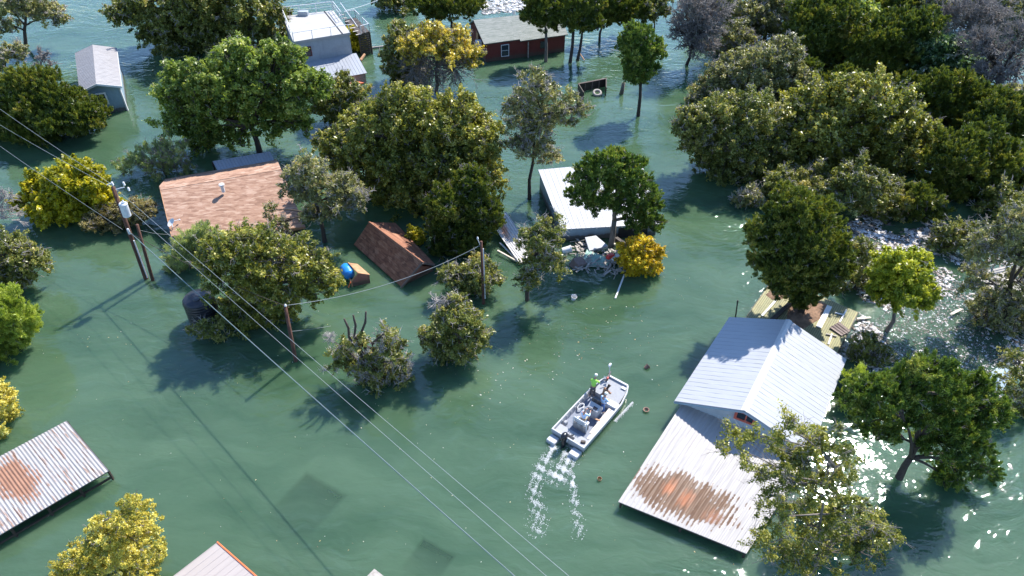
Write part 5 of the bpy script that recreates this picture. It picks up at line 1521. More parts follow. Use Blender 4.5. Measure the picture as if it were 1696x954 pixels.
def person(label, xy, yaw, P, shirt, legs, hair, shorts=False, cap=None, longhair=False, h=1.0, group=None):
    """P: joints in the person's own frame (x right, y ahead, z up from the boat floor)"""
    J = {k: A(*v) * h for k, v in P.items()}
    nodes, edges, ix = [], [], {}
    def nd(key, p, rx, ry=None):
        ix[key] = len(nodes); nodes.append((*p, rx * h, (ry or rx) * h)); return ix[key]
    def link(a, b): edges.append((ix[a], ix[b]))
    nd('pel', J['pelvis'], .145, .105); nd('wst', lerp(J['pelvis'], J['chest'], .5), .135, .095); nd('chs', J['chest'], .165, .105)
    link('pel', 'wst'); link('wst', 'chs')
    nk = J['neck']; hd = J['head']; up = nrm(hd - nk)
    nd('nk', nk, .058); nd('jaw', lerp(nk, hd, .62) + A(0, .015, 0), .068, .075); nd('head', hd + up * .02, .078, .095); nd('crown', hd + up * .10, .062, .072)
    nd('nose', hd + A(0, .115, -.01), .014)
    for a, b in (('chs', 'nk'), ('nk', 'jaw'), ('jaw', 'head'), ('head', 'crown'), ('head', 'nose')): link(a, b)
    for s, sg in (('l', -1), ('r', 1)):
        nd('hip' + s, J['pelvis'] + A(.095 * sg * h, 0, -.05), .088); nd('kn' + s, J['knee_' + s], .060); nd('an' + s, J['ankle_' + s], .042)
        fwd = A(0, .13, 0) * h
        nd('toe' + s, J['ankle_' + s] + fwd - A(0, 0, .045), .038, .03)
        link('pel', 'hip' + s); link('hip' + s, 'kn' + s); link('kn' + s, 'an' + s); link('an' + s, 'toe' + s)
        sh = J['chest'] + A(.185 * sg * h, 0, .06 * h)
        nd('sh' + s, sh, .058); nd('el' + s, J['elbow_' + s], .042); nd('wr' + s, J['wrist_' + s], .028)
        d = nrm(J['wrist_' + s] - J['elbow_' + s]); nd('pm' + s, J['wrist_' + s] + d * .07 * h, .036, .02)
        link('chs', 'sh' + s); link('sh' + s, 'el' + s); link('el' + s, 'wr' + s); link('wr' + s, 'pm' + s)
        side = nrm(np.cross(d, A(0, 0, 1))); dn = A(0, 0, -1)
        for f in range(4):
            b = J['wrist_' + s] + d * .085 * h + side * (.027 - .018 * f) * h
            L = (.07, .08, .075, .058)[f] * h
            nd('f%d' % f + s, b + d * L * .5, .009); nd('g%d' % f + s, b + d * L * .85 + dn * L * .45, .008)
            link('pm' + s, 'f%d' % f + s); link('f%d' % f + s, 'g%d' % f + s)
        tb = J['wrist_' + s] + d * .04 * h + side * .045 * sg * -1 * h
        nd('t' + s, tb, .010); nd('u' + s, tb + d * .04 * h, .009); link('pm' + s, 't' + s); link('t' + s, 'u' + s)
    body = skin('person', nodes, edges, M['skin'])
    body.location = tuple(BW(xy[0], xy[1], .15)); body.rotation_euler = (0, 0, R(BH - 90) + yaw)
    WORLDM[body.name] = Matrix.Translation(body.location) @ Matrix.Rotation(R(BH - 90) + yaw, 4, 'Z')
    tag(body, label, 'person', group)
    # shirt: the same skeleton, a little thicker
    n2, e2 = [], []
    def a2(p, rx, ry=None):
        n2.append((*p, rx * h, (ry or rx) * h)); return len(n2) - 1
    p0 = a2(J['pelvis'] + A(0, 0, .0), .17, .125); p1 = a2(lerp(J['pelvis'], J['chest'], .5), .165, .12); p2 = a2(J['chest'], .19, .13); p3 = a2(lerp(J['chest'], J['neck'], .62), .105, .09)
    e2 += [(p0, p1), (p1, p2), (p2, p3)]
    for s, sg in (('l', -1), ('r', 1)):
        sh = J['chest'] + A(.185 * sg * h, 0, .06 * h)
        q = a2(sh, .078); el = a2(J['elbow_' + s], .058); fo = a2(lerp(J['elbow_' + s], J['wrist_' + s], .6), .046)
        e2 += [(p2, q), (q, el), (el, fo)]
    skin('shirt', n2, e2, shirt, body)
    n2, e2 = [], []
    p0 = a2(J['pelvis'] + A(0, 0, .03), .155, .115)
    for s, sg in (('l', -1), ('r', 1)):
        q = a2(J['pelvis'] + A(.095 * sg * h, 0, -.06), .102); kn = a2(J['knee_' + s], .074)
        e2 += [(p0, q), (q, kn)]
        if not shorts:
            an = a2(lerp(J['knee_' + s], J['ankle_' + s], .92), .058); e2.append((kn, an))
    skin('trousers', n2, e2, legs, body)
    n2, e2 = [], []
    c0 = a2(hd + up * .055 * h + A(0, -.012, 0), .088, .104); c1 = a2(hd + up * .118 * h - A(0, .01, 0), .062, .075); e2.append((c0, c1))
    if longhair:
        c2 = a2(hd - up * .06 * h - A(0, .07, 0), .08, .06); c3 = a2(nk - A(0, .10, .10), .06, .045); e2 += [(c0, c2), (c2, c3)]
    skin('hair', n2, e2, hair, body)
    if cap:
        mb = MB(); rot = np.eye(3)
        cc = hd + up * .075 * h
        vs = []
        mb.lathe(cc, [(.112, -.03), (.114, .02), (.095, .075), (.05, .10), (.01, .105)], 14)
        mb.slab([cc + A(-.075, .07, -.01), cc + A(.075, .07, -.01), cc + A(.05, .19, -.025), cc + A(-.05, .19, -.025)], .012)
        o = mb.build('cap', cap, body, smooth=True, local=True)
    for s in 'lr':
        n2, e2 = [], []
        c0 = a2(J['ankle_' + s] + A(0, -.03, -.04), .048, .04); c1 = a2(J['ankle_' + s] + A(0, .15, -.052), .046, .03); e2.append((c0, c1))
        skin('shoe', n2, e2, M['shoe'], body)
    return body


person('person in a lime green shirt and pale cap leaning over the bow', (-.88, 1.12), .25,
       dict(pelvis=(0, .10, .92), chest=(0, .32, 1.30), neck=(0, .42, 1.47), head=(0, .50, 1.60), knee_l=(-.12, .10, .49), knee_r=(.12, .16, .49), ankle_l=(-.13, -.02, .09), ankle_r=(.13, .06, .09),
            elbow_l=(-.30, .42, 1.12), elbow_r=(.30, .48, 1.12), wrist_l=(-.14, .66, 1.02), wrist_r=(.16, .70, 1.02)), M['lime'], M['grey_trousers'], M['hair_dark'], cap=M['hair_grey'])
person('person with long dark hair and brown shirt bending at the bow deck', (-.02, 1.10), -.3,
       dict(pelvis=(0, -.02, .88), chest=(0, .24, 1.19), neck=(0, .34, 1.34), head=(0, .43, 1.45), knee_l=(-.11, .06, .47), knee_r=(.11, .06, .47), ankle_l=(-.12, -.04, .09), ankle_r=(.12, -.04, .09),
            elbow_l=(-.27, .36, 1.0), elbow_r=(.27, .40, 1.0), wrist_l=(-.12, .56, .86), wrist_r=(.14, .58, .86)), M['brown_cloth'], M['grey_trousers'], M['hair_dark'], longhair=True, h=.97)
person('person in a pale blue shirt and blue jeans standing amidships with arms forward', (.36, .40), -.15,
       dict(pelvis=(0, 0, .93), chest=(0, .10, 1.33), neck=(0, .16, 1.50), head=(0, .22, 1.63), knee_l=(-.12, .05, .50), knee_r=(.12, .07, .50), ankle_l=(-.13, -.03, .09), ankle_r=(.13, .0, .09),
            elbow_l=(-.29, .22, 1.10), elbow_r=(.29, .24, 1.10), wrist_l=(-.16, .46, 1.04), wrist_r=(.18, .46, 1.04)), M['ltblue'], M['jeans'], M['hair_grey'], cap=M['hair_grey'])
person('person in a light blue shirt sitting at the helm with hands on the wheel', (0, -1.28), .05,
       dict(pelvis=(0, 0, .70), chest=(0, .06, 1.10), neck=(0, .09, 1.27), head=(0, .13, 1.40), knee_l=(-.15, .44, .64), knee_r=(.15, .44, .64), ankle_l=(-.15, .50, .10), ankle_r=(.15, .50, .10),
            elbow_l=(-.28, .26, .92), elbow_r=(.28, .26, .92), wrist_l=(-.16, .60, .93), wrist_r=(.16, .60, .93)), M['ltblue'], M['khaki'], M['hair_dark'], shorts=True)
mb = MB(); mb.bbox((.42, .92, .98), (.16, .14, .12), .03); boatitem('yellow_bag', 'small yellow bag held by the person in blue jeans', 'bag', mb, M['yellow'])

# ------------------------------------------------------------------ utility poles and wires
B = at(242, 461); T = aty(187, 310, B[1])
p1 = thing('utility_pole', 'tall brown utility pole with a grey transformer near its top', 'utility pole', B)
mb = MB(); mb.tube([B + (B - T) * .25, B, lerp(B, T, .5), T], [.20, .19, .165, .14], 12); mb.build('pole', M['pole_wood'], p1, smooth=True)
td = nrm(T - B)
tc = aty(207, 347, B[1] - .45)
rot = np.array(Vector(tuple(td)).to_track_quat('Z', 'Y').to_matrix())
mb = MB(); mb.lathe(tc, [(.05, -.62), (.27, -.6), (.30, -.55), (.30, .42), (.31, .44), (.31, .5), (.25, .58), (.03, .6)], 20, rot); tf = mb.build('transformer', M['steel'], p1, smooth=False)
mb = MB()
for dx in (-.12, .12): mb.lathe(tc + rot @ A(dx, 0, .58), [(.03, 0), (.06, .04), (.035, .08), (.06, .12), (.03, .18)], 8, rot)
mb.build('bushing', M['white_paint'], tf)
mb = MB(); q = lerp(B, T, .78); mb.bar(q, tc, .12); mb.build('bracket', M['steel'], p1)
ct = aty(206, 310, B[1] + .2)
mb = MB(); mb.tube([T - td * .25, lerp(T, ct, .5) - td * .12, ct], .035, 6); mb.tube([aty(184, 304, B[1]), aty(178, 306, B[1])], .04, 6); mb.build('crossarm', M['steel'], p1)
for qx, qy in ((205, 304), (213, 313), (186, 304)):
    mb = MB(); mb.lathe(aty(qx, qy, B[1] + .1), [(.03, -.18), (.09, -.12), (.05, -.06), (.09, 0), (.05, .06), (.08, .1), (.02, .16)], 10); mb.build('insulator', M['white_paint'], p1)
mb = MB(); mb.tube([lerp(B, T, t) + A(.2, -.12, 0) for t in (.02, .45)], .05, 8); mb.build('conduit', M['steel'], p1)
Cb = aty(213, 383, B[1] - .22)
mb = MB(); mb.bbox(Cb, (.16, .16, .5), .04); mb.build('cable_clamp', M['steel'], p1)
B2 = at(253, 464); T2 = aty(227, 372, B2[1])
mb = MB(); mb.tube([B2 + (B2 - T2) * .4, B2, lerp(B2, T2, .5), T2], [.15, .14, .125, .11], 10)
tag(mb.build('stub_pole', M['pole_wood'], smooth=True, origin=B2), 'shorter brown pole standing close to the tall utility pole', 'pole')
B3 = at(490, 598); T3 = aty(472, 506, B3[1])
p3 = thing('utility_pole', 'short leaning red-brown pole beside the tree over the black tank', 'utility pole', B3)
mb = MB(); mb.tube([B3 + (B3 - T3) * .4, B3, T3], [.15, .14, .115], 10); mb.build('pole', M['pole_wood'], p3, smooth=True)
mb = MB(); mb.lathe(T3 + A(.05, -.05, .05), [(.03, -.1), (.08, -.05), (.05, 0), (.08, .05), (.02, .12)], 10); mb.build('insulator', M['white_paint'], p3)
B4 = at(801, 503); T4 = aty(797, 400, B4[1])
p4 = thing('utility_pole', 'thin grey utility pole in front of the dark juniper with dead limbs', 'utility pole', B4)
mb = MB(); mb.tube([B4 + (B4 - T4) * .4, B4, T4], [.13, .12, .10], 10); mb.build('pole', M['pole_wood'], p4, smooth=True)
mb = MB(); mb.tube([lerp(B4, T4, t) + A(.14, -.08, 0) for t in (.1, .9)], .045, 6); mb.build('conduit', M['steel'], p4)
mb = MB(); mb.tube([T4 + A(-.1, 0, -.3), T4 + A(-.25, 0, .2)], .03, 6); mb.lathe(T4 + A(-.25, 0, .2), [(.03, 0), (.08, .06), (.04, .1), (.07, .15), (.02, .22)], 8); mb.build('insulator', M['white_paint'], p4)
p5 = thing('thin_post', 'thin dark post standing at the back left corner of the white-roofed house', 'post', at(1218, 526))
mb = MB(); q = at(1218, 526); mb.tube([q - A(0, 0, 1.5), q, aty(1222, 497, q[1])], .05, 6); mb.build('post', M['dark_wood'], p5)
mb = MB(); mb.tube([aty(1222, 500, q[1]) - A(.12, 0, 0), aty(1222, 500, q[1]) + A(.12, 0, 0)], .03, 5); mb.build('bar', M['dark_wood'], p5)


def wire(name, label, a, b, sag, r, mat, n=28, cat='wire'):
    a, b = np.asarray(a, float), np.asarray(b, float)
    pts = [lerp(a, b, i / n) - A(0, 0, sag * 4 * (i / n) * (1 - i / n)) for i in range(n + 1)]
    mb = MB(); mb.tube(pts, r, 6); return tag(mb.build(name, mat, smooth=True), label, cat)


def beyond(a, px, py, z, k):
    """run on from a through the spot seen at height z"""
    p = at(px, py, z); return a + (p - a) * k


w0 = aty(197, 317, B[1]); w1 = aty(213, 345, B[1] - .3); w2 = aty(215, 385, B[1] - .3)
wire('power_line', 'uppermost bare power line from the tall pole to the bottom edge', w0, beyond(w0, 950, 954, 8.2, 1.5), .35, .013, M['wire'], cat='power line')
wire('power_line', 'middle bare power line from the transformer pole to the bottom edge', w1, beyond(w1, 912, 954, 7.3, 1.5), .35, .013, M['wire'], cat='power line')
a, b = w2, beyond(w2, 858, 954, 6.0, 1.5)
wire('service_cable', 'thick teal twisted cable, lowest of the lines crossing to the bottom edge', a, b, .35, .026, M['cable'], cat='cable')
wire('messenger_wire', 'bright wire running along the top of the thick teal cable', a + A(0, 0, .075), b + A(0, 0, .05), .35, .012, M['wire'], cat='wire')
for (pa, x, y, z, lab) in ((aty(186, 306, B[1]), 0, 178, 9.2, 'bare line from the tall pole to the left edge, highest of three'),
                           (w0, 0, 204, 8.4, 'bare line from the tall pole to the left edge, middle of three'),
                           (aty(203, 380, B[1]), 12, 248, 6.6, 'bare line from the tall pole to the left edge, lowest of three')):
    wire('power_line', lab, pa, beyond(pa, x, y, z, 1.6), .25, .013, M['wire'], cat='power line')
wire('service_cable', 'thin cable from the short leaning pole rising to the thin grey pole', T3, T4 - A(0, 0, .3), .9, .02, M['wire'], cat='cable')
wire('service_cable', 'thin dark cable from the tall pole to the short leaning pole through the olive tree', w2, T3, .5, .022, M['dark_wood'], cat='cable')
wire('service_drop', 'thin wire from the short brown stub pole to the corner of the orange-tan roof', T2 - A(0, 0, .5), F0_OR, .2, .014, M['wire'])
wire('low_wire', 'thin wire just over the water right of the short leaning pole', lerp(B3, T3, .55), at(548, 540, 1.0), .05, .014, M['wire'])

# ------------------------------------------------------------------ timber deck behind the white-roofed house
g = [at(1283, 458, .32), at(1421, 517, .32), at(1378, 602, .32), at(1222, 545, .32)]
h = thing('timber_deck', 'yellow-green timber deck with soil and litter behind the white-roofed house', 'deck', (g[0] + g[2]) / 2 * A(1, 1, 0))
mb = MB(); mb.slab([g[1], g[2], g[3], g[0]], .1); mb.build('planking', M['plank'], h)
mb = MB()
for i in range(4): mb.bar(g[i] - A(0, 0, .2), g[(i + 1) % 4] - A(0, 0, .2), .12, .2)
mb.build('beam', M['dark_wood'], h)
for p in g:
    mb = MB(); q = lerp(p, sum(g) / 4, .06); mb.bar(A(q[0], q[1], -2.5), q - A(0, 0, .12), .16); mb.build('post', M['dark_wood'], h)


def patch(name, label, cat, poly, z, mat, hgt=.06, seed=0, kind=None):
    """irregular low heap over a polygon of spots"""
    rng = np.random.default_rng(seed)
    P = np.array([at(x, y, z) for x, y in poly]); c = P.mean(0); n = len(P)
    ring = []
    for i in range(n):
        for t in (0, .25, .5, .75):
            ring.append(lerp(P[i], P[(i + 1) % n], t))
    ring = np.array(ring); m = len(ring)
    vs = []
    for k, (f, hh) in enumerate(((1, 0), (.9, .5), (.72, .9), (.5, 1), (.25, 1.1))):
        for p in ring:
            q = c + (p - c) * f * (1 + rng.normal(0, .05)); q[2] = z + hgt * hh * (1 + rng.normal(0, .3)) if k else z - .02
            vs.append(q)
    vs.append(c + A(0, 0, hgt))
    fs = []
    for k in range(4):
        for i in range(m):
            j = (i + 1) % m; fs.append((k * m + i, k * m + j, (k + 1) * m + j, (k + 1) * m + i))
    for i in range(m): fs.append((4 * m + i, 4 * m + (i + 1) % m, 5 * m))
    mb = MB(); mb.add(vs, fs); o = mb.build(name, mat, smooth=True)
    return tag(o, label, cat, None, kind)


patch('soil_heap', 'brown wet soil spread over the middle of the timber deck', 'soil', [(1320, 487), (1352, 492), (1372, 506), (1360, 528), (1330, 545), (1300, 535), (1310, 505)], .33, M['soil'], .10, 1)
patch('soil_heap', 'brown soil patch at the far left end of the timber deck', 'soil', [(1290, 468), (1312, 478), (1305, 494), (1278, 497), (1268, 488)], .33, M['soil'], .08, 2)


def board(name, label, a, b, w, t, mat, cat='board'):
    mb = MB(); mb.bar(a, b, w, t); return tag(mb.build(name, mat), label, cat)


board('white_board', 'wide white board across the timber deck between soil and planks', at(1374, 507, .40), at(1356, 542, .40), .38, .07, M['white_paint'])
board('white_board', 'narrow white board on the planks right of the wide white board', at(1402, 513, .38), at(1391, 533, .38), .11, .05, M['white_paint'])
board('white_board', 'short white board lying on the yellow-green planks', at(1383, 518, .38), at(1396, 521, .38), .13, .05, M['white_paint'])
board('white_board', 'narrow white board at the front edge of the planks near the brown panel', at(1378, 553, .38), at(1372, 570, .38), .11, .05, M['white_paint'])
board('grey_board', 'thin grey board lying in front of the brown panel', at(1368, 553, .40), at(1386, 557, .40), .1, .06, M['grey_wood'])
board('white_board', 'white board at the shaded edge of the deck beside the house roof', at(1262, 523, .38), at(1290, 492, .38), .14, .06, M['white_paint'])
mb = MB(); q = [at(1374, 542, .45), at(1390, 533, .62), at(1409, 548, .5), at(1394, 556, .42)]; mb.slab(q, .08)
o = tag(mb.build('hatch_cover', M['brown_panel']), 'brown boarded hatch panel lying on the right end of the timber deck', 'panel')
mb = MB()
for t in (.25, .5, .75): mb.bar(lerp(q[0], q[1], t) + A(0, 0, .015), lerp(q[3], q[2], t) + A(0, 0, .015), .03, .02)
mb.build('batten', M['dark_wood'], o)
# ladder
la, lb = at(1275, 462, .5), at(1297, 453, .7); lc, ld = at(1283, 470, .5), at(1299, 459, .7)
mb = MB(); mb.bar(la, lb, .07); mb.bar(lc, ld, .07)
for t in np.linspace(.1, .9, 6): mb.bar(lerp(la, lb, t), lerp(lc, ld, t), .05)
tag(mb.build('ladder', M['white_paint']), 'short pale ladder lying over the far corner of the timber deck', 'ladder')
board('log', 'leaning branch trunk lying across the soil on the timber deck', at(1268, 540, .45), at(1325, 487, .6), .28, .26, M['dark_wood'], 'log')  # bar rather than a log: dark stand-in for the juniper trunk's shadow
board('pale_board', 'pale plank sticking out right of the timber deck', at(1419, 528, .2), at(1442, 526, .15), .16, .08, M['pale_wood'])

# ------------------------------------------------------------------ wreckage in the centre
q = [at(838, 350, .9), at(884, 420, .5), at(862, 438, .35), at(815, 372, .75)]
h = thing('collapsed_roof', 'collapsed corrugated roof with orange rust, sunk behind the ragged oak', 'roof', q[0] * A(1, 1, 0))
mb = MB(); mb.panel(q[3], q[0], q[1], q[2], .28, .022, .04, 'wave', .03, 21); mb.build('sheet', M['wreck_roof'], h)
mb = MB(); mb.bar(at(824, 415, .3), at(862, 436, .2), .12); mb.build('batten', M['pale_wood'], h)
mb = MB(); mb.bar(at(828, 402, .25), at(858, 432, .2), .14, .06); mb.build('edge_board', M['white_paint'], h)
for t in (.15, .8):
    mb = MB(); p = lerp(q[0], q[1], t); mb.bar(A(p[0], p[1], -2.5), p - A(0, 0, .05), .12); mb.build('post', M['dark_wood'], h)
q = [at(969, 393, .75), at(987, 390, .75), at(1007, 407, .6), at(976, 415, .5)]
mb = MB(); mb.slab(q, .22); tag(mb.build('pale_slab', M['galv']), 'pale grey sheet-covered slab on top of the wreckage heap', 'slab')
q = [at(972, 413, .45), at(1012, 430, .35), at(1004, 443, .15), at(961, 440, .12)]
mb = MB(); mb.panel(q[0], q[1], q[2], q[3], .25, .03, .05, 'rib', .02, 22); tag(mb.build('teal_sheet', M['teal_board']), 'teal-green ribbed sheet sloping into the water in the wreckage', 'sheet')
mb = MB(); mb.bbox(at(957, 438, .15), (1.0, .9, .9), .05, rotm((.3, .5, 1), .7)); tag(mb.build('wooden_box', M['brown_panel']), 'tilted brown wooden box at the left end of the wreckage', 'box')
board('plank', 'pale beam lying under the trunk of the dark green juniper in the wreckage', at(1013, 402, .35), at(1038, 414, .25), .16, .14, M['pale_wood'], 'plank')
board('plank', 'dark beam behind the orange-yellow bush', at(1020, 395, .4), at(1042, 410, .3), .3, .3, M['dark_wood'], 'plank')


def tyre(label, c, rr, w, ax, mat=None):
    rot = np.array(Vector(ax).to_track_quat('Z', 'Y').to_matrix()); mb = MB(); vs, fs = [], []
    n, m = 20, 8
    for i in range(n):
        a = 2 * math.pi * i / n
        for k in range(m):
            b = 2 * math.pi * k / m
            p = A((rr + w * math.cos(b)) * math.cos(a), (rr + w * math.cos(b)) * math.sin(a), w * 1.1 * math.sin(b)); vs.append(c + rot @ p)
    for i in range(n):
        for k in range(m):
            fs.append((i * m + k, ((i + 1) % n) * m + k, ((i + 1) % n) * m + (k + 1) % m, i * m + (k + 1) % m))
    mb.add(vs, fs); return tag(mb.build('tyre', mat or M['rubber'], smooth=True), label, 'tyre')


tyre('old tyre lying at the right end of the wreckage beside the orange-yellow bush', at(1006, 438, .15), .26, .11, (.1, -.3, 1), M['grey_wood'])
mb = MB(); mb.tube([at(1034, 455, .25), at(1019, 494, .03)], .07, 8); tag(mb.build('white_pipe', M['white_paint']), 'white pipe reaching out of the wreckage into the water', 'pipe')


def bucket(label, c, r_, hgt, mat, ax=(0, 0, 1), name='bucket'):
    rot = np.array(Vector(ax).to_track_quat('Z', 'Y').to_matrix())
    mb = MB(); mb.lathe(np.asarray(c, float), [(r_ * .8, -hgt * .45), (r_, hgt * .55), (r_ * 1.07, hgt * .55), (r_ * 1.07, hgt * .48), (r_ * .96, hgt * .5), (r_ * .78, -hgt * .35)], 16, rot)
    return tag(mb.build(name, mat, smooth=False), label, name.split('_')[-1])


bucket('white plastic bucket floating alone below the wreckage', at(950, 494, .1), .22, .42, M['white_paint'], (.15, -.1, 1))
bucket('pale drum lying among the branches left of the wreckage', at(938, 414, .2), .32, .8, M['white_paint'], (1, .2, .15), 'drum')
mb = MB(); mb.bbox(at(1011, 424, .5), (.8, .4, .35), .1, rotm((0, .2, 1), .6)); tag(mb.build('red_bag', M['red']), 'small red bag in the wreckage beside the tyre', 'bag')
mb = MB(); mb.bbox(at(1020, 428, .3), (1.0, .6, .35), .12, rotm((.3, 0, 1), .9)); tag(mb.build('white_sack', M['white_paint']), 'white sack in the wreckage at the foot of the orange-yellow bush', 'sack')
rng = np.random.default_rng(5)
mb = MB()
for i in range(170):
    u, v = rng.random(2); p = at(955 + 85 * u, 400 + 46 * v + 10 * u, .12 + .25 * rng.random())
    a = rng.uniform(0, 3.14); L = rng.uniform(.2, 1.3)
    mb.bar(p - A(math.cos(a), math.sin(a), rng.normal(0, .15)) * L / 2, p + A(math.cos(a), math.sin(a), rng.normal(0, .15)) * L / 2, rng.uniform(.04, .16), .04)
tag(mb.build('wreckage_litter', M['grey_wood']), 'grey splintered boards strewn through the wreckage heap', 'debris', None, 'stuff')

# open steel skip with a tyre, half sunk
q = [at(957, 151, .1), at(1003, 142, .1), at(1003, 158, .1), at(966, 166, .1)]
h = thing('steel_skip', 'half-sunk dark open steel skip with a tyre inside', 'skip', sum(q) / 4 * A(1, 1, 0))
mb = MB()
for a_, b_ in ((q[0], q[1]), (q[1], q[2]), (q[3], q[0])):
    mb.bar(a_ + A(0, 0, .25), b_ + A(0, 0, .25), .1, 1.5)
mb.build('side_wall', M['dark_wood'], h)
mb = MB()
for t in (.25, .5, .75):
    p = lerp(q[0], q[1], t); mb.bar(A(p[0], p[1], -.5) - A(0, .12, 0), A(p[0], p[1], 1.05) - A(0, .12, 0), .1)
mb.bar(q[0] + A(0, -.12, .95), q[1] + A(0, -.12, .95), .08)
mb.build('frame', M['brown_panel'], h)
tyre('pale old tyre inside the half-sunk steel skip', at(989, 154, .25), .42, .16, (0, -.4, 1), M['grey_wood'])
mb = MB(); mb.tube([at(1029, 156, -1), at(1029, 156, 0), aty(1033, 137, at(1029, 156)[1])], [.26, .25, .2], 8); tag(mb.build('tree_stump', BARK['grey'], smooth=True, origin=at(1029, 156)), 'leaning bare trunk stump left of the upright juniper', 'stump')
mb = MB(); mb.tube([at(960, 88, .5), at(968, 100, .1)], [.1, .07], 6); tag(mb.build('broken_branch', M['tan_board']), 'broken red-brown branch in the water right of the twin juniper', 'branch')

# ------------------------------------------------------------------ floats on the open water
mb = MB(); mb.lathe(at(1070, 680, .02), [(.08, -.15), (.16, .04), (.21, .07), (.21, .12), (.16, .11), (.06, -.05)], 18); tag(mb.build('flower_pot', M['terracotta']), 'terracotta flower pot floating between boat and white-roofed house', 'pot')
bucket('small rusty bucket floating ahead of the boat bow', at(1071, 608, .08), .17, .34, M['terracotta'], (.6, .3, .5))
bucket('tan ball-shaped pot floating right of the boat wake', at(993, 794, .05), .13, .2, M['tan_board'], (0, 0, 1), 'small_pot')

# ------------------------------------------------------------------ broken walkway, tin and boards on the right
q = [at(1618, 452, .5), at(1668, 440, .5), at(1700, 490, .5), at(1648, 506, .5)]
h = thing('broken_walkway', 'broken pale timber walkway with rails behind the right edge oak', 'walkway', sum(q) / 4 * A(1, 1, 0))
mb = MB(); mb.slab(q, .1); mb.build('planking', M['grey_wood'], h)
mb = MB()
for a_, b_ in ((q[0], q[1]), (q[3], q[0]), (q[3], q[2])):
    mb.bar(a_ + A(0, 0, 1), b_ + A(0, 0, 1), .08); mb.bar(a_ + A(0, 0, .5), b_ + A(0, 0, .5), .06)
    for t in (0, .5, 1): p = lerp(a_, b_, t); mb.bar(p - A(0, 0, 2.5), p + A(0, 0, 1.05), .1)
mb.build('railing', M['grey_wood'], h)
for i, (x0, y0, x1, y1, lab) in enumerate(((1598, 500, 1624, 535, 'fallen dark rail left of the right edge oak'), (1606, 497, 1630, 528, 'second fallen dark rail, right of the first, by the edge oak'), (1560, 590, 1582, 600, 'thin dark stick lying on the pale debris'),
                                      (1660, 575, 1690, 600, 'dark beam on the debris at the right edge'), (1650, 585, 1682, 618, 'long dark beam above the blueish tin sheet'), (1445, 558, 1462, 577, 'blue-grey pipe leaning in the debris by the small shaded oak'))):
    board('fallen_rail', lab, at(x0, y0, .3), at(x1, y1, .15), .11, .1, M['steel'] if i == 5 else M['dark_wood'], 'rail')
mb = MB()
tp = [at(1628, 628, .25), at(1650, 610, .55), at(1672, 600, .9), at(1671, 630, .35), at(1658, 650, .2), at(1638, 645, .2), at(1652, 628, .75)]
mb.add(tp + [p - A(0, 0, .03) for p in tp], [(0, 6, 1), (1, 6, 2), (2, 6, 3), (3, 6, 4), (4, 6, 5), (5, 6, 0), (7, 8, 13), (8, 9, 13), (9, 10, 13), (10, 11, 13), (11, 12, 13), (12, 7, 13)] + [(i, (i + 1) % 6, 7 + (i + 1) % 6, 7 + i) for i in range(6)])
tag(mb.build('tin_sheet', M['tin']), 'crumpled blueish tin sheet in the debris at the right', 'sheet')
for i, (x0, y0, x1, y1, w, lab) in enumerate(((1516, 345, 1550, 372, .22, 'white beam in the shaded debris below the great spreading oak'), (1532, 352, 1556, 358, .7, 'white panel beside the white beam in the shade'), (1546, 358, 1552, 380, .25, 'short white post leaning on the white panel'),
                                        (1668, 346, 1696, 346, .9, 'white boards at the right edge under the dim oak'), (1672, 356, 1700, 360, .5, 'lower pale board at the right edge under the dim oak'), (1330, 405, 1345, 410, .5, 'white scrap showing through the olive juniper'),
                                        (1576, 520, 1592, 512, .18, 'tan board on the sunlit debris'), (1420, 462, 1440, 470, .6, 'white scrap in the shade left of the round lime-green tree'))):
    board('white_board', lab, at(x0, y0, .3), at(x1, y1, .25), w, .06, M['pale_wood'] if i in (4, 6) else M['white_paint'])

# ------------------------------------------------------------------ uncountable floating stuff
def scatter(name, label, cat, n, sampler, mat, smin, smax, seed, z=.012, thick=.010, tilt=.03):
    rng = np.random.default_rng(seed)
    P = sampler(rng, n); n = len(P)
    a = rng.uniform(0, 6.28, n); L = np.exp(rng.uniform(math.log(smin), math.log(smax), n)); W = L * rng.uniform(.12, .7, n)
    d = np.stack([np.cos(a), np.sin(a), rng.normal(0, tilt, n)], 1); s = np.stack([-np.sin(a), np.cos(a), rng.normal(0, tilt, n)], 1)
    c = P + A(0, 0, z)
    c[:, 2] += np.abs(d[:, 2]) * L * .35
    d *= L[:, None] / 2; s *= W[:, None] / 2
    up = A(0, 0, thick)
    V = np.stack([c - d - s * .7, c + d - s, c + d * .8 + s, c - d + s * .8], 1)
    V = np.concatenate([V + up, V - up], 1).reshape(-1, 3)
    q = np.array([(0, 1, 2, 3), (4, 7, 6, 5), (0, 4, 5, 1), (1, 5, 6, 2), (2, 6, 7, 3), (3, 7, 4, 0)])
    F = (np.arange(n)[:, None, None] * 8 + q[None]).reshape(-1, 4)
    t = np.repeat(rng.random(n), 6)
    o = fastmesh(name, V, F, mat, t)
    return tag(o, label, cat, None, 'stuff')


def inpoly(poly, pts):
    x, y = pts[:, 0], pts[:, 1]; r = np.zeros(len(pts), bool); n = len(poly)
    for i in range(n):
        (x0, y0), (x1, y1) = poly[i], poly[(i + 1) % n]
        c = (y0 > y) != (y1 > y)
        r ^= c & (x < (x1 - x0) * (y - y0) / ((y1 - y0) or 1e-9) + x0)
    return r


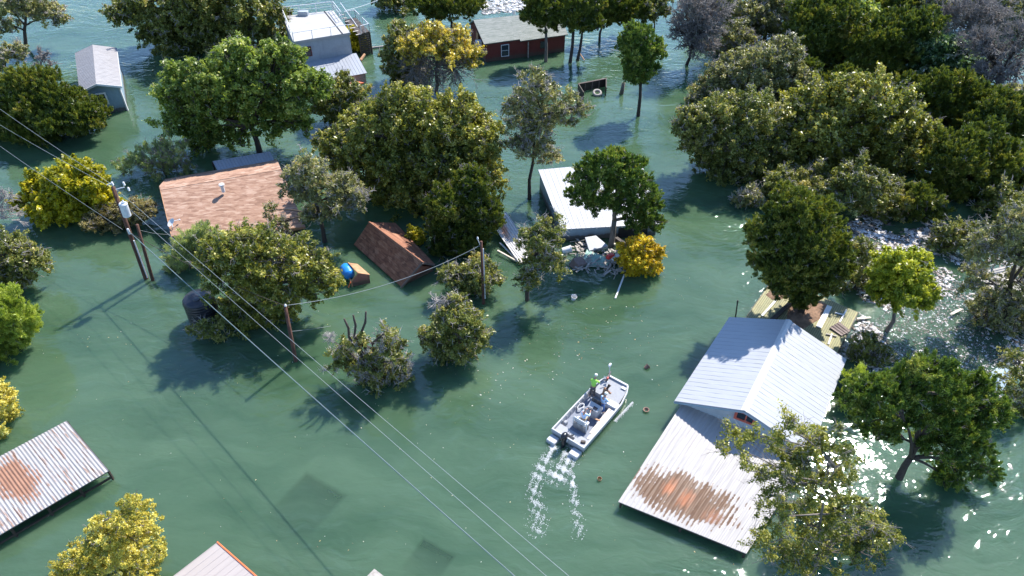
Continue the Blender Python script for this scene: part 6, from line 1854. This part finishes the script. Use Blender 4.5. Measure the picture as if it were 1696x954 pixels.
def poly_sampler(poly, clump=None):
    W = np.array([at(x, y)[:2] for x, y in poly])
    def f(rng, n):
        lo, hi = W.min(0), W.max(0)
        p = rng.uniform(lo, hi, (n * 4, 2)); p = p[inpoly(W, p)]
        if clump:
            k = sum(np.sin(p @ A(math.cos(a), math.sin(a)) * fq + ph) for a, fq, ph in clump) / len(clump)
            p = p[k + rng.normal(0, .18, len(p)) > -.02]
        p = p[:n]
        return np.concatenate([p, np.zeros((len(p), 1))], 1)
    return f


def tintmat(name, stops, rough=.6):
    m, nt, p = newmat(name)
    a = N(nt, 'ShaderNodeAttribute', attribute_name='tint').outputs['Fac']
    nt.links.new(ramp(nt, a, stops), p.inputs['Base Color']); p.inputs['Roughness'].default_value = rough
    return m


M['debris'] = tintmat('floating_debris', [(0, (.06, .05, .04)), (.35, (.22, .18, .15)), (.7, (.48, .45, .43)), (1, (.74, .73, .73))], .25)
M['litter'] = tintmat('floating_leaf_litter', [(0, (.12, .07, .03)), (.5, (.40, .30, .12)), (.8, (.5, .45, .36)), (1, (.7, .68, .62))], .6)
CL = [(.3, 1.1, .5), (1.4, .9, 2.0), (2.3, 1.6, 4.0), (.9, 2.6, 1.0)]
scatter('floating_debris', 'pale sunlit mat of floating debris around the round lime-green tree', 'debris', 4500, poly_sampler([(1420, 560), (1465, 515), (1560, 495), (1610, 505), (1660, 590), (1690, 690), (1640, 680), (1540, 640), (1440, 640)], None), M['debris'], .03, .22, 11)
scatter('floating_debris', 'shaded floating debris between the great spreading oak and the broken walkway', 'debris', 3800, poly_sampler([(1395, 440), (1480, 395), (1540, 370), (1600, 440), (1700, 395), (1700, 640), (1600, 500), (1560, 495), (1440, 520)], CL), M['debris'], .06, .5, 12)
scatter('floating_debris', 'floating debris under the wood at the right', 'debris', 2600, poly_sampler([(1480, 330), (1560, 330), (1560, 385), (1490, 420), (1400, 430), (1380, 380)], CL), M['debris'], .08, .7, 13)
scatter('floating_debris', 'pale debris drifting at the top edge behind the dark red house', 'debris', 900, poly_sampler([(790, 0), (880, -6), (870, 18), (800, 24)], None), M['debris'], .15, 1.2, 14)
scatter('floating_debris', 'debris edging the timber deck', 'debris', 700, poly_sampler([(1395, 590), (1425, 520), (1470, 560), (1460, 620)], None), M['debris'], .08, .6, 15)
scatter('floating_leaves', 'specks of fallen leaves scattered over the open water', 'leaves', 260, poly_sampler([(20, 560), (560, 480), (840, 500), (1150, 400), (1180, 520), (1010, 830), (1230, 940), (900, 950), (300, 890), (200, 740)], None), M['litter'], .03, .10, 16, .008, .004, .05)
scatter('floating_leaves', 'leaf specks drifting around the wreckage and the oaks', 'leaves', 150, poly_sampler([(700, 640), (880, 520), (1060, 500), (1100, 560), (960, 610), (820, 700)], None), M['litter'], .035, .14, 17, .008, .004, .05)


def wake(rng, n):
    out = []
    for (pts, w0, w1, k) in (([(921, 734), (906, 758), (890, 785), (884, 815), (893, 850), (890, 885)], 5, 13, .48), ([(946, 748), (938, 768), (928, 790), (915, 785)], 10, 15, .5),
                             ([(948, 790), (950, 815), (955, 850), (960, 890)], 3, 9, .16)):
        m = int(n * k); t = rng.random(m) ** 1.7 * (len(pts) - 1)
        i = np.minimum(t.astype(int), len(pts) - 2); f = t - i
        p = np.array(pts, float); q = p[i] * (1 - f[:, None]) + p[i + 1] * f[:, None]
        ww = w0 + (w1 - w0) * t / (len(pts) - 1)
        q[:, 0] += rng.normal(0, 1, m) * ww * .62; q[:, 1] += rng.normal(0, 1, m) * ww * .5
        kk = np.sin(q[:, 0] * .55 + q[:, 1] * .23) + np.sin(q[:, 1] * .41 - q[:, 0] * .2 + 1) + np.sin(q[:, 0] * .17 - q[:, 1] * .3)
        q = q[kk + rng.normal(0, 1.0, m) > .5]
        out += [at(x, y) for x, y in q]
    return np.array(out)


scatter('foam', 'white foam of the boat wake trailing behind the outboard', 'foam', 22000, wake, M['foam'], .012, .07, 18, .010, .008, .1)


def bowfoam(rng, n):
    out = []
    for i in range(n):
        t = rng.random(); p = BW(1.34 + abs(rng.normal(0, .09)) + .1 * (1 - t), 2.6 - 2.2 * t, 0); out.append(p)
    return np.array(out)


scatter('foam', 'thin white foam along the starboard side of the boat', 'foam', 900, bowfoam, M['foam'], .012, .06, 19, .012, .012, .1)
